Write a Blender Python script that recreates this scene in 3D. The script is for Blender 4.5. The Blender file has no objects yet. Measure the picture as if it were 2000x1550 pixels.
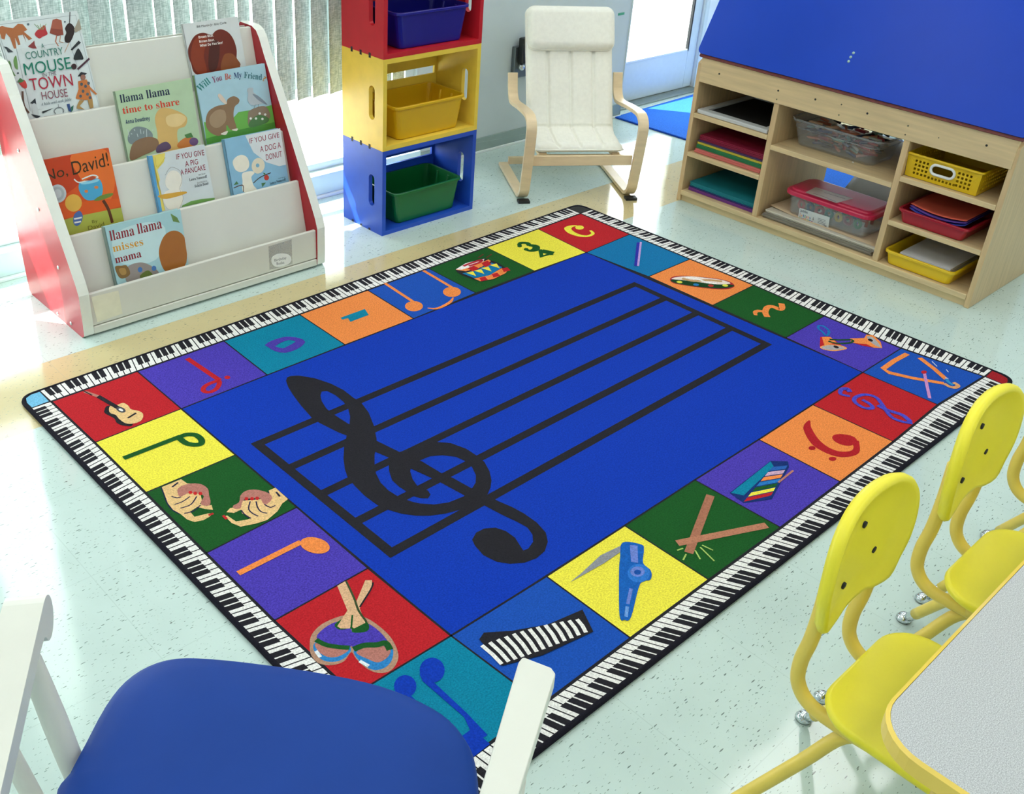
import bpy, bmesh, math, random
from mathutils import Vector, Matrix, Euler
from mathutils.geometry import tessellate_polygon
R = random.Random(7)
scene = bpy.context.scene
COL = scene.collection
PI = math.pi

# ------------------------------------------------------------------ camera (solved from the room's vanishing points)
F_PX, CX, CY = 2011.80143, 913.83799, 710.66304
CAM_LOC = Vector((-2.0590457, -1.77217171, 1.66122802))
CAM_ROT = Euler((math.radians(59.6185216), math.radians(-2.87296556), math.radians(-42.81712304)), 'XYZ')
cam_d = bpy.data.cameras.new('camera')
cam = bpy.data.objects.new('camera', cam_d)
COL.objects.link(cam)
cam.location = CAM_LOC
cam.rotation_euler = CAM_ROT
cam_d.sensor_fit = 'HORIZONTAL'
cam_d.sensor_width = 36.0
cam_d.lens = F_PX * 36.0 / 2000.0
cam_d.shift_x = (1000 - CX) / 2000.0
cam_d.shift_y = -(775 - CY) / 2000.0
cam_d.clip_start = 0.02
scene.camera = cam
CAM_M = CAM_ROT.to_matrix()


def ray(q):
    return CAM_M @ Vector(((q[0] - CX) / F_PX, -(q[1] - CY) / F_PX, -1.0))


def on(q, P, n):
    """where the sight line of photograph point q meets the plane through P with normal n"""
    d = ray(q)
    n = Vector(n)
    return CAM_LOC + d * ((Vector(P) - CAM_LOC).dot(n) / d.dot(n))


def onZ(q, z=0.0):
    return on(q, (0, 0, z), (0, 0, 1))


def onX(q, x):
    return on(q, (x, 0, 0), (1, 0, 0))


def onY(q, y):
    return on(q, (0, y, 0), (0, 1, 0))


# ------------------------------------------------------------------ materials
def lin(c):
    c /= 255.0
    return c / 12.92 if c <= 0.04045 else ((c + 0.055) / 1.055) ** 2.4


def rgb(r, g=None, b=None):
    if isinstance(r, str):
        h = r.lstrip('#')
        r, g, b = int(h[0:2], 16), int(h[2:4], 16), int(h[4:6], 16)
    return (lin(r), lin(g), lin(b), 1.0)


MATS = {}


def nodes(m):
    nt = m.node_tree
    return nt, nt.nodes, nt.links, nt.nodes['Principled BSDF']


def mat(name, col, rough=0.5, spec=0.5, metal=0.0, noise=0.0, nscale=40.0, bump=0.0, bscale=200.0, coat=0.0, stretch=None, sheen=0.0):
    """principled surface with a procedural mottling of its own colour and a procedural bump"""
    if name in MATS:
        return MATS[name]
    m = bpy.data.materials.new(name)
    m.use_nodes = True
    nt, N, L, B = nodes(m)
    c = rgb(col) if isinstance(col, str) else col
    B.inputs['Base Color'].default_value = c
    B.inputs['Roughness'].default_value = rough
    B.inputs['Specular IOR Level'].default_value = spec
    B.inputs['Metallic'].default_value = metal
    B.inputs['Coat Weight'].default_value = coat
    B.inputs['Coat Roughness'].default_value = 0.08
    if sheen:
        B.inputs['Sheen Weight'].default_value = sheen
    tc = N.new('ShaderNodeTexCoord')
    src = tc.outputs['Object']
    if stretch:
        mp = N.new('ShaderNodeMapping')
        mp.inputs['Scale'].default_value = stretch
        L.new(src, mp.inputs['Vector'])
        src = mp.outputs['Vector']
    nz = N.new('ShaderNodeTexNoise')
    nz.inputs['Scale'].default_value = nscale
    nz.inputs['Detail'].default_value = 4.0
    L.new(src, nz.inputs['Vector'])
    a = max(noise, 0.015)
    rp = N.new('ShaderNodeValToRGB')
    rp.color_ramp.elements[0].position = 0.3
    rp.color_ramp.elements[1].position = 0.7
    rp.color_ramp.elements[0].color = tuple(max(0, v * (1 - a)) for v in c[:3]) + (1,)
    rp.color_ramp.elements[1].color = tuple(min(1, v * (1 + a)) for v in c[:3]) + (1,)
    L.new(nz.outputs['Fac'], rp.inputs['Fac'])
    L.new(rp.outputs['Color'], B.inputs['Base Color'])
    if bump:
        bz = N.new('ShaderNodeTexNoise')
        bz.inputs['Scale'].default_value = bscale
        bz.inputs['Detail'].default_value = 3.0
        L.new(src, bz.inputs['Vector'])
        bn = N.new('ShaderNodeBump')
        bn.inputs['Strength'].default_value = bump
        bn.inputs['Distance'].default_value = 0.002
        L.new(bz.outputs['Fac'], bn.inputs['Height'])
        L.new(bn.outputs['Normal'], B.inputs['Normal'])
    MATS[name] = m
    return m


def pile(col):
    """cut pile carpet yarn of one colour"""
    k = 'pile_' + col.lstrip('#')
    if k in MATS:
        return MATS[k]
    m = mat(k, col, rough=0.95, spec=0.12, noise=0.34 if col in ('#4b3cab', '#4b49bd') else 0.22, nscale=260.0, bump=0.6, bscale=600.0)
    return m


def ink(col):
    """printing ink on a glossy cover"""
    return mat('ink_' + col.lstrip('#'), col, rough=0.28, spec=0.45, noise=0.03, nscale=30)


def clear_mat(name, tint, body, gloss_rough=0.08, alpha=0.25, glare=0.55):
    m = bpy.data.materials.new(name)
    m.use_nodes = True
    nt = m.node_tree
    N, L = nt.nodes, nt.links
    N.clear()
    out = N.new('ShaderNodeOutputMaterial')
    tr = N.new('ShaderNodeBsdfTransparent')
    tr.inputs['Color'].default_value = tint
    df = N.new('ShaderNodeBsdfDiffuse')
    df.inputs['Color'].default_value = body
    gl = N.new('ShaderNodeBsdfGlossy')
    gl.inputs['Roughness'].default_value = gloss_rough
    lw = N.new('ShaderNodeLayerWeight')
    lw.inputs['Blend'].default_value = 0.5
    nz = N.new('ShaderNodeTexNoise')
    nz.inputs['Scale'].default_value = 25
    ma = N.new('ShaderNodeMath')
    ma.operation = 'MULTIPLY'
    ma.inputs[1].default_value = alpha * 2
    L.new(nz.outputs['Fac'], ma.inputs[0])
    m1 = N.new('ShaderNodeMixShader')
    L.new(ma.outputs[0], m1.inputs[0])
    L.new(tr.outputs[0], m1.inputs[1])
    L.new(df.outputs[0], m1.inputs[2])
    m2 = N.new('ShaderNodeMixShader')
    pw = N.new('ShaderNodeMath')
    pw.operation = 'POWER'
    pw.inputs[1].default_value = 3.5
    L.new(lw.outputs['Facing'], pw.inputs[0])
    pm = N.new('ShaderNodeMath')
    pm.operation = 'MULTIPLY_ADD'
    pm.inputs[1].default_value = glare
    pm.inputs[2].default_value = 0.035
    L.new(pw.outputs[0], pm.inputs[0])
    L.new(pm.outputs[0], m2.inputs[0])
    L.new(m1.outputs[0], m2.inputs[1])
    L.new(gl.outputs[0], m2.inputs[2])
    L.new(m2.outputs[0], out.inputs['Surface'])
    MATS[name] = m
    return m


# ------------------------------------------------------------------ mesh builder
class MB:
    def __init__(s):
        s.v, s.f, s.m, s.mats, s.sm = [], [], [], [], []

    def mi(s, m):
        if m not in s.mats:
            s.mats.append(m)
        return s.mats.index(m)

    def add(s, vs, fs, m, smooth=False):
        o = len(s.v)
        s.v += [tuple(p) for p in vs]
        k = s.mi(m)
        for f in fs:
            s.f.append(tuple(i + o for i in f))
            s.m.append(k)
            s.sm.append(smooth)

    def box(s, a, b, m, M=None):
        x0, y0, z0 = (min(a[i], b[i]) for i in range(3))
        x1, y1, z1 = (max(a[i], b[i]) for i in range(3))
        vs = [Vector(p) for p in ((x0, y0, z0), (x1, y0, z0), (x1, y1, z0), (x0, y1, z0), (x0, y0, z1), (x1, y0, z1), (x1, y1, z1), (x0, y1, z1))]
        if M:
            vs = [M @ p for p in vs]
        s.add(vs, [(0, 3, 2, 1), (4, 5, 6, 7), (0, 1, 5, 4), (1, 2, 6, 5), (2, 3, 7, 6), (3, 0, 4, 7)], m)

    def flat(s, loops, m, smooth=False):
        """planar polygon, first loop outside, others holes; points are 3D"""
        tri = tessellate_polygon([[Vector(p) for p in lp] for lp in loops])
        vs = [Vector(p) for lp in loops for p in lp]
        s.add(vs, [tuple(t) for t in tri], m, smooth)

    def prism(s, loops, off, m, side=None):
        """polygon with holes extruded by the vector off"""
        off = Vector(off)
        lp = [[Vector(p) for p in l] for l in loops]
        s.flat(lp, m)
        s.flat([[p + off for p in l] for l in lp], m)
        for l in lp:
            n = len(l)
            s.add(l + [p + off for p in l], [(i, (i + 1) % n, (i + 1) % n + n, i + n) for i in range(n)], side or m)

    def loops(s, rings, m, cap0=True, cap1=True, smooth=True, closed=True):
        """skin between successive rings of equal point count"""
        n = len(rings[0])
        vs = [p for r in rings for p in r]
        fs = []
        for k in range(len(rings) - 1):
            for i in range(n if closed else n - 1):
                j = (i + 1) % n
                fs.append((k * n + i, k * n + j, (k + 1) * n + j, (k + 1) * n + i))
        if cap0:
            fs.append(tuple(range(n - 1, -1, -1)))
        if cap1:
            fs.append(tuple((len(rings) - 1) * n + i for i in range(n)))
        s.add(vs, fs, m, smooth)

    def tube(s, path, r, m, n=12, closed=False, cap=True):
        path = [Vector(p) for p in path]
        rings = []
        N = len(path)
        up = None
        for i, p in enumerate(path):
            if closed:
                t = path[(i + 1) % N] - path[i - 1]
            else:
                t = path[min(i + 1, N - 1)] - path[max(i - 1, 0)]
            t.normalize()
            if up is None:
                up = t.orthogonal().normalized()
            up = (up - t * up.dot(t)).normalized()
            w = t.cross(up)
            rr = r[i] if isinstance(r, (list, tuple)) else r
            rings.append([p + (up * math.cos(2 * PI * k / n) + w * math.sin(2 * PI * k / n)) * rr for k in range(n)])
        if closed:
            rings.append(rings[0])
        s.loops(rings, m, cap and not closed, cap and not closed)

    def ribbon(s, path, width, thick, side, m):
        """flat bent-wood strip: rectangular section swept along path, width along the fixed vector side"""
        path = [Vector(p) for p in path]
        side = Vector(side).normalized()
        rings = []
        for i, p in enumerate(path):
            t = (path[min(i + 1, len(path) - 1)] - path[max(i - 1, 0)]).normalized()
            nrm = t.cross(side).normalized()
            a, b = side * width / 2, nrm * thick / 2
            rings.append([p - a - b, p + a - b, p + a + b, p - a + b])
        s.loops(rings, m, smooth=False)

    def build(s, name, parent=None, bevel=0.0, seg=2, subsurf=0, autosmooth=False, loc=None):
        me = bpy.data.meshes.new(name)
        me.from_pydata(s.v, [], s.f)
        for m in s.mats:
            me.materials.append(m)
        me.polygons.foreach_set('material_index', s.m)
        me.polygons.foreach_set('use_smooth', s.sm)
        bm = bmesh.new()
        bm.from_mesh(me)
        if bevel or subsurf:
            bmesh.ops.remove_doubles(bm, verts=bm.verts, dist=1e-5)
        bmesh.ops.recalc_face_normals(bm, faces=bm.faces)
        bm.to_mesh(me)
        bm.free()
        me.update()
        o = bpy.data.objects.new(name, me)
        COL.objects.link(o)
        if bevel:
            b = o.modifiers.new('bevel', 'BEVEL')
            b.width = bevel
            b.segments = seg
            b.limit_method = 'ANGLE'
            b.angle_limit = math.radians(40)
        if subsurf:
            u = o.modifiers.new('sub', 'SUBSURF')
            u.levels = u.render_levels = subsurf
        if parent is not None:
            o.parent = parent
            o.matrix_parent_inverse = Matrix.Translation(-Vector(parent.location)) if parent.rotation_euler.z == 0 else (Matrix.LocRotScale(parent.location, parent.rotation_euler, None)).inverted()
        return o


def tag(o, label, cat, group=None):
    o['label'] = label
    o['category'] = cat
    if group:
        o['group'] = group
    return o


def thing(name, label, cat, loc=(0, 0, 0), group=None):
    o = bpy.data.objects.new(name, None)
    o.empty_display_size = 0.05
    COL.objects.link(o)
    o.location = loc
    return tag(o, label, cat, group)


def struct(o):
    o['kind'] = 'structure'
    return o


def subpart(o, parent):
    """hang a built mesh under a part that stands at the world origin of its own data"""
    o.parent = parent
    o.matrix_parent_inverse = (parent.matrix_parent_inverse.inverted()).copy() if False else Matrix.Identity(4)
    return o


# ------------------------------------------------------------------ 2-D helpers
def smooth2(pts, closed=False, n=6):
    """Catmull-Rom through points of any dimension"""
    P = [Vector(p) for p in pts]
    out = []
    N = len(P)
    rng = range(N) if closed else range(N - 1)
    for i in rng:
        if closed:
            p0, p1, p2, p3 = P[i - 1], P[i], P[(i + 1) % N], P[(i + 2) % N]
        else:
            p0, p1, p2, p3 = P[max(i - 1, 0)], P[i], P[i + 1], P[min(i + 2, N - 1)]
        for k in range(n):
            t = k / n
            out.append(0.5 * ((2 * p1) + (p2 - p0) * t + (2 * p0 - 5 * p1 + 4 * p2 - p3) * t * t + (3 * p1 - p0 - 3 * p2 + p3) * t ** 3))
    if not closed:
        out.append(P[-1])
    return out


def rrect(w, d, r, n=5):
    """rounded rectangle centred on the origin"""
    r = min(r, w / 2 - 1e-4, d / 2 - 1e-4)
    out = []
    for cx, cy, a0 in ((w / 2 - r, d / 2 - r, 0), (-w / 2 + r, d / 2 - r, PI / 2), (-w / 2 + r, -d / 2 + r, PI), (w / 2 - r, -d / 2 + r, 1.5 * PI)):
        for k in range(n + 1):
            a = a0 + PI / 2 * k / n
            out.append(Vector((cx + r * math.cos(a), cy + r * math.sin(a))))
    return out


def styled(text, style):
    """swap plain letters for the serif / bold alphabets the built-in font carries"""
    if not style:
        return text
    base = {'bs': (0x1D400, 0x1D41A, 0x1D7CE), 'sb': (0x1D5D4, 0x1D5EE, 0x1D7EC), 'bi': (0x1D468, 0x1D482, 0x1D7CE)}[style]
    out = ''
    for ch in text:
        if 'A' <= ch <= 'Z':
            out += chr(base[0] + ord(ch) - 65)
        elif 'a' <= ch <= 'z':
            out += chr(base[1] + ord(ch) - 97)
        elif '0' <= ch <= '9':
            out += chr(base[2] + ord(ch) - 48)
        else:
            out += ch
    return out


def text_tris(text, style=None):
    c = bpy.data.curves.new('lettering', 'FONT')
    c.body = styled(text, style)
    c.resolution_u = 3
    o = bpy.data.objects.new('lettering', c)
    me = bpy.data.meshes.new_from_object(o)
    vs = [(v.co.x, v.co.y) for v in me.vertices]
    me.calc_loop_triangles()
    fs = [tuple(t.vertices) for t in me.loop_triangles]
    bpy.data.objects.remove(o)
    bpy.data.curves.remove(c)
    bpy.data.meshes.remove(me)
    return vs, fs


class Art:
    """flat printed or tufted pattern lying on a plane; traced points are carried onto that plane"""

    def __init__(s, P, n, T=None, z0=0.0002, dz=0.00004, matf=ink):
        s.P, s.n = Vector(P), Vector(n).normalized()
        if s.n.dot(CAM_LOC - s.P) < 0:
            s.n = -s.n
        s.T = T or (lambda q: q)
        s.lay, s.z0, s.dz = 0, z0, dz
        s.mb, s.matf = MB(), matf
        s.u = s.n.orthogonal().normalized()
        s.w = s.n.cross(s.u)
        s.clip = None

    def frame(s, ox, oy, k):
        s.T = lambda q: (ox + q[0] * k, oy + q[1] * k)
        s.lay = 8
        return s

    def w3(s, q):
        return on(s.T(q), s.P, s.n)

    def up(s):
        s.lay += 1
        return s.n * (s.z0 + s.dz * s.lay)

    def poly(s, col, pts, sm=False, n=5):
        if sm:
            pts = smooth2([(p[0], p[1]) for p in pts], True, n)
        o = s.up()
        q3 = [s.w3(p) for p in pts]
        if s.clip:
            q3 = s.cut(q3)
            if len(q3) < 3:
                return
        s.mb.flat([[p + o for p in q3]], s.matf(col))

    def cut(s, pts):
        """trim a polygon at the convex outline s.clip"""
        cen = sum(s.clip, Vector()) / len(s.clip)
        for i, a in enumerate(s.clip):
            c = s.clip[(i + 1) % len(s.clip)]
            d = s.n.cross(c - a)
            if d.dot(cen - a) < 0:
                d = -d
            out = []
            for k, p in enumerate(pts):
                q = pts[k - 1]
                dp, dq = d.dot(p - a), d.dot(q - a)
                if (dp >= 0) != (dq >= 0):
                    out.append(q.lerp(p, dq / (dq - dp)))
                if dp >= 0:
                    out.append(p)
            pts = out
            if len(pts) < 3:
                return []
        return pts

    def line(s, col, w, pts, sm=False, closed=False, n=5):
        """stroke of world width w (metres; a list tapers) along traced points"""
        k = len(pts)
        ww = list(w) if isinstance(w, (list, tuple)) else [w] * k
        P3 = [s.w3(p) for p in pts]
        if sm:
            P3 = smooth2(P3, closed, n)
            M = len(P3)
            ww = [ww[min(int(i * (k - 1) / max(M - 1, 1)), k - 1)] * (1 - (i * (k - 1) / max(M - 1, 1)) % 1) + ww[min(int(i * (k - 1) / max(M - 1, 1)) + 1, k - 1)] * ((i * (k - 1) / max(M - 1, 1)) % 1) for i in range(M)]
        o = s.up()
        m = s.matf(col)
        L, Rr = [], []
        M = len(P3)
        for i, p in enumerate(P3):
            if closed:
                a, b = P3[i - 1], P3[(i + 1) % M]
            else:
                a, b = P3[max(i - 1, 0)], P3[min(i + 1, M - 1)]
            t = (b - a)
            if t.length < 1e-9:
                t = s.u.copy()
            t.normalize()
            d = s.n.cross(t)
            f = 1.0
            if 0 < i < M - 1 or closed:
                t1 = (p - P3[i - 1]).normalized()
                c = max(0.45, abs(t1.dot(t)))
                f = 1 / c
            L.append(p + d * ww[i] / 2 * f + o)
            Rr.append(p - d * ww[i] / 2 * f + o)
        n2 = M if closed else M - 1
        s.mb.add(L + Rr, [(i, (i + 1) % M, M + (i + 1) % M, M + i) for i in range(n2)], m)

    def blob(s, col, c, rx, ry, rot=0.0, n=20, a0=0, a1=360):
        pts = []
        for k in range(n + 1 if a1 - a0 < 360 else n):
            a = math.radians(a0 + (a1 - a0) * k / n)
            x, y = rx * math.cos(a), ry * math.sin(a)
            r = math.radians(rot)
            pts.append((c[0] + x * math.cos(r) - y * math.sin(r), c[1] + x * math.sin(r) + y * math.cos(r)))
        s.poly(col, pts)

    def text(s, col, txt, p0, p1, up, style=None, bend=0.0):
        """lettering whose baseline runs from p0 to p1 and whose capitals rise by the vector up (traced units)"""
        vs, fs = text_tris(txt, style)
        x0, x1 = min(v[0] for v in vs), max(v[0] for v in vs)
        o = s.up()
        out = []
        for x, y in vs:
            t = (x - x0) / (x1 - x0)
            e = y / 0.69 - bend * 4 * t * (t - 1)
            out.append(s.w3((p0[0] + (p1[0] - p0[0]) * t + up[0] * e, p0[1] + (p1[1] - p0[1]) * t + up[1] * e)) + o)
        s.mb.add(out, fs, s.matf(col))

    def build(s, name, parent=None):
        return s.mb.build(name, parent)
EXPOSURE, SKY_STRENGTH, SUN_E, PANEL_W = 0.3, 6.0, 15.0, 8.5


def wm(o):
    b = Matrix.LocRotScale(o.location, o.rotation_euler, o.scale)
    return b if o.parent is None else wm(o.parent) @ o.matrix_parent_inverse @ b


_build = MB.build


def build2(s, name, parent=None, **k):
    o = _build(s, name, None, **k)
    if parent is not None:
        o.parent = parent
        o.matrix_parent_inverse = wm(parent).inverted()
    return o


MB.build = build2


def dup(root, delta, label=None, group=None):
    """copy a thing with its parts and their sub-parts"""
    r = root.copy()
    COL.objects.link(r)
    r.location = root.location + Vector(delta)
    if label:
        r['label'] = label
    if group:
        r['group'] = group
    for ch in [o for o in COL.objects if o.parent == root]:
        c = ch.copy()
        COL.objects.link(c)
        c.parent = r
        c.matrix_parent_inverse = ch.matrix_parent_inverse.copy()
        for g in [o for o in COL.objects if o.parent == ch]:
            d = g.copy()
            COL.objects.link(d)
            d.parent = c
            d.matrix_parent_inverse = g.matrix_parent_inverse.copy()
    return r


# ================================================================== THE ROOM
XW, XE, YS, YN, H = -3.7, 3.48, -3.5, 1.73, 2.75


def floor_material():
    m = bpy.data.materials.new('vinyl_tile_floor')
    m.use_nodes = True
    nt, N, L, B = nodes(m)
    tc = N.new('ShaderNodeTexCoord')
    sep = N.new('ShaderNodeSeparateXYZ')
    L.new(tc.outputs['Object'], sep.inputs[0])

    def M(op, a, b=None, c=None):
        n = N.new('ShaderNodeMath')
        n.operation = op
        for i, v in enumerate((a, b, c)):
            if v is None:
                continue
            if isinstance(v, (int, float)):
                n.inputs[i].default_value = v
            else:
                L.new(v, n.inputs[i])
        return n.outputs[0]

    def mix(f, a, b):
        n = N.new('ShaderNodeMix')
        n.data_type = 'RGBA'
        for k, v in ((0, f), (6, a), (7, b)):
            if isinstance(v, (tuple, float, int)):
                n.inputs[k].default_value = v
            else:
                L.new(v, n.inputs[k])
        return n.outputs[2]

    Y = sep.outputs['Y']
    X = sep.outputs['X']
    stripe = M('MULTIPLY', M('GREATER_THAN', Y, 0.735), M('LESS_THAN', Y, 1.063))
    nz = N.new('ShaderNodeTexNoise')
    nz.inputs['Scale'].default_value = 9.0
    nz.inputs['Detail'].default_value = 6.0
    L.new(tc.outputs['Object'], nz.inputs['Vector'])
    base = mix(nz.outputs['Fac'], rgb(FLOOR_A), rgb(FLOOR_B))
    yel = mix(nz.outputs['Fac'], rgb(STRIPE_A), rgb(STRIPE_B))
    colr = mix(stripe, base, yel)
    # chips: three layers of turned and stretched cells
    for rot, sy, sc, th, keep, col in ((0.45, 5.0, 22, 0.15, 0.86, '#2f3b3a'), (2.05, 3.6, 31, 0.15, 0.80, '#4a5f58'), (1.25, 4.2, 40, 0.13, 0.72, '#7d9a90'), (2.75, 3.2, 36, 0.12, 0.76, '#6b867e'), (0.9, 2.6, 52, 0.12, 0.74, '#86a298'), (1.7, 4.5, 27, 0.11, 0.80, '#5d6f64'), (2.4, 1.6, 17, 0.055, 0.88, '#2f2826')):
        sx = 1.0
        mp = N.new('ShaderNodeMapping')
        mp.inputs['Rotation'].default_value = (0, 0, rot)
        mp.inputs['Scale'].default_value = (sx, sy, 1)
        L.new(tc.outputs['Object'], mp.inputs['Vector'])
        wn = N.new('ShaderNodeTexNoise')
        wn.inputs['Scale'].default_value = 3.0
        vo = N.new('ShaderNodeTexVoronoi')
        vo.voronoi_dimensions = '2D'
        vo.inputs['Scale'].default_value = sc
        L.new(mp.outputs[0], vo.inputs['Vector'])
        rs = N.new('ShaderNodeSeparateColor')
        L.new(vo.outputs['Color'], rs.inputs[0])
        size = M('MULTIPLY', rs.outputs[1], th)
        k = M('MULTIPLY', M('LESS_THAN', vo.outputs['Distance'], size), M('GREATER_THAN', rs.outputs[0], keep))
        colr = mix(M('MULTIPLY', k, 0.75), colr, rgb(col))
    # tile joints
    T = 0.328
    jx = M('LESS_THAN', M('FRACT', M('ADD', M('DIVIDE', X, T), 40.31)), 0.006)
    jy = M('LESS_THAN', M('FRACT', M('ADD', M('DIVIDE', M('SUBTRACT', Y, 0.735), T), 40.0)), 0.006)
    j = M('MULTIPLY', M('MAXIMUM', jx, jy), 0.22)
    colr = mix(j, colr, rgb('#8aa39b'))
    L.new(colr, B.inputs['Base Color'])
    B.inputs['Specular IOR Level'].default_value = 0.75
    wz = N.new('ShaderNodeTexNoise')
    wz.inputs['Scale'].default_value = 5.0
    wz.inputs['Detail'].default_value = 5.0
    L.new(tc.outputs['Object'], wz.inputs['Vector'])
    L.new(M('MULTIPLY_ADD', wz.outputs['Fac'], 0.10, 0.045), B.inputs['Roughness'])
    bz = N.new('ShaderNodeTexNoise')
    bz.inputs['Scale'].default_value = 7.0
    L.new(tc.outputs['Object'], bz.inputs['Vector'])
    bn = N.new('ShaderNodeBump')
    bn.inputs['Strength'].default_value = 0.06
    bn.inputs['Distance'].default_value = 0.01
    L.new(bz.outputs['Fac'], bn.inputs['Height'])
    L.new(bn.outputs['Normal'], B.inputs['Normal'])
    return m


FLOOR_A, FLOOR_B = '#c0d5cf', '#cde1dc'
STRIPE_A, STRIPE_B = '#c8b888', '#d3c595'
wall_m = mat('painted_wall', '#c3d0d1', rough=0.6, noise=0.03, nscale=6, bump=0.1, bscale=150)
white_wall = mat('white_paint', '#e4eded', rough=0.5, noise=0.02, nscale=5)
ceil_m = mat('ceiling_tile', '#eef0ee', rough=0.9, noise=0.06, nscale=60)
alu = mat('painted_aluminium', '#cddbdb', rough=0.35, spec=0.5, noise=0.02)
sill_m = mat('sill_paint', '#c3d7d9', rough=0.35, noise=0.03, nscale=12)
base_m = mat('vinyl_baseboard', '#8fa39f', rough=0.4, noise=0.05, nscale=14)
dark_m = mat('dark_gap', '#15181a', rough=0.7)

b = MB()
b.box((XW - 0.1, YS - 0.1, -0.12), (XE + 0.1, 1.92, 0), floor_material())
struct(b.build('floor'))
b = MB()
b.box((XW - 0.1, YS - 0.1, H), (XE + 0.1, 2.0, H + 0.1), ceil_m)
struct(b.build('ceiling'))
WX0, WX1, WZ0, WZ1 = -3.4, 0.96, 0.10, 2.35      # window opening
DX0, DX1, DZ = 2.44, 3.285, 2.1                  # door opening
b = MB()
b.box((WX1, YN, 0), (DX0, 1.95, H), wall_m)
b.box((XW, YN, WZ1), (WX1, 1.95, H), wall_m)
b.box((XW, YN, 0), (WX0, 1.95, WZ1), wall_m)
b.box((DX0, YN, DZ), (DX1, 1.95, H), wall_m)
b.box((DX1, 1.85, 0), (XE, 1.95, H), white_wall)
struct(b.build('wall_north'))
for nm, a, c in (('wall_east', (XE, YS, 0), (XE + 0.1, 1.95, H)), ('wall_west', (XW - 0.1, YS, 0), (XW, 1.95, H)), ('wall_south', (XW - 0.1, YS - 0.1, 0), (XE + 0.1, YS, H))):
    b = MB()
    b.box(a, c, white_wall)
    struct(b.build(nm))
b = MB()
b.box((WX1, YN - 0.008, 0), (DX0, YN, 0.075), base_m)
b.box((WX1, YN - 0.016, 0), (DX0, YN - 0.008, 0.012), white_wall)
struct(b.build('baseboard_north', bevel=0.002))
b = MB()
b.box((WX0, 1.69, 0.012), (WX1, 1.83, WZ0), sill_m)
b.box((WX0, 1.675, 0), (WX1, 1.83, 0.012), white_wall)
struct(b.build('trim_1', bevel=0.002))
# window
glass = clear_mat('window_glass', (0.97, 0.99, 0.99, 1), (0.8, 0.9, 0.9, 1), 0.0, 0.01)
w = bpy.data.objects.new('window_1', None)
COL.objects.link(w)
struct(w)
b = MB()
for x in (WX0, -2.35, -0.45, WX1 - 0.05):
    b.box((x, 1.75, WZ0), (x + 0.05, 1.83, WZ1), alu)
b.box((WX0, 1.75, WZ0), (WX1, 1.83, WZ0 + 0.03), alu)
b.box((WX0, 1.75, WZ1 - 0.05), (WX1, 1.83, WZ1), alu)
b.box((WX0, 1.76, 0.46), (WX1, 1.82, 0.62), alu)  # hidden rail added to trim the sun to a narrow band
b.box((0.40, 1.765, 0.62), (WX1, 1.815, 1.14), alu)  # hidden panel added to stop sun reaching the floor beside the crates
b.build('window_frame_sun_blocks', w, bevel=0.003)
b = MB()
b.box((WX0 + 0.02, 1.788, WZ0 + 0.02), (WX1 - 0.02, 1.794, WZ1 - 0.02), glass)
b.build('window_pane', w)
# glazed door at the far right
d = bpy.data.objects.new('door_1', None)
COL.objects.link(d)
struct(d)
b = MB()
Y0, Y1 = 1.865, 1.91
b.box((DX0 + 0.004, Y0, 0.014), (2.53, Y1, DZ - 0.004), alu)
b.box((3.2, Y0, 0.014), (DX1 - 0.004, Y1, DZ - 0.004), alu)
b.box((2.53, Y0, 0.014), (3.2, Y1, 0.235), alu)
b.box((2.53, Y0, DZ - 0.12), (3.2, Y1, DZ - 0.004), alu)
b.build('door_leaf', d, bevel=0.003)
b = MB()
b.box((2.53, 1.884, 0.235), (3.2, 1.89, DZ - 0.12), glass)
b.build('glass_pane', d)
b = MB()
for x in (2.53, 3.188):
    b.box((x, Y0 - 0.004, 0.235), (x + 0.012, Y0 + 0.012, DZ - 0.12), dark_m if x > 3 else alu)
b.box((2.53, Y0 - 0.004, 0.235), (3.2, Y0 + 0.012, 0.245), white_wall)
b.build('glazing_bead', d)
b = MB()
b.box((DX0, 1.79, 0), (DX1, 1.92, 0.010), mat('worn_threshold', '#8d9894', rough=0.4, metal=0.6, noise=0.1))
b.build('threshold', d, bevel=0.002)
b = MB()
b.box((DX0 - 0.005, YN - 0.004, 0), (DX0 + 0.003, 1.92, DZ), alu)
b.box((DX1 - 0.003, 1.84, 0), (DX1 + 0.03, 1.85, DZ), alu)
b.build('jamb', d)
# pavement outside
b = MB()
b.box((-14, 1.97, -0.3), (14, 26, -0.14), mat('pale_concrete', '#d9d8d0', rough=0.9, noise=0.08, nscale=3))
struct(b.build('ground_outside'))

b = MB()
b.box((-6, 1.95, 2.62), (2.2, 2.80, 2.74), white_wall)  # unseen overhang added to keep high sun off the upper glass
struct(b.build('added_sun_blocker'))
# vertical fabric blind
bl = thing('vertical_blind', 'grey-green woven fabric vertical blind hanging in front of the big window', 'blind', (-0.1, 1.62, 2.3))
fab = bpy.data.materials.new('woven_blind_fabric')
fab.use_nodes = True
nt, N, L, B = nodes(fab)
tc = N.new('ShaderNodeTexCoord')
cols = []
for sc in ((260, 260, 28), (40, 40, 330)):
    mp = N.new('ShaderNodeMapping')
    mp.inputs['Scale'].default_value = sc
    L.new(tc.outputs['Object'], mp.inputs['Vector'])
    nz = N.new('ShaderNodeTexNoise')
    nz.inputs['Scale'].default_value = 1.0
    nz.inputs['Detail'].default_value = 3
    L.new(mp.outputs[0], nz.inputs['Vector'])
    cols.append(nz.outputs['Fac'])
ad = N.new('ShaderNodeMath')
ad.operation = 'ADD'
L.new(cols[0], ad.inputs[0])
L.new(cols[1], ad.inputs[1])
rp = N.new('ShaderNodeValToRGB')
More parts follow.
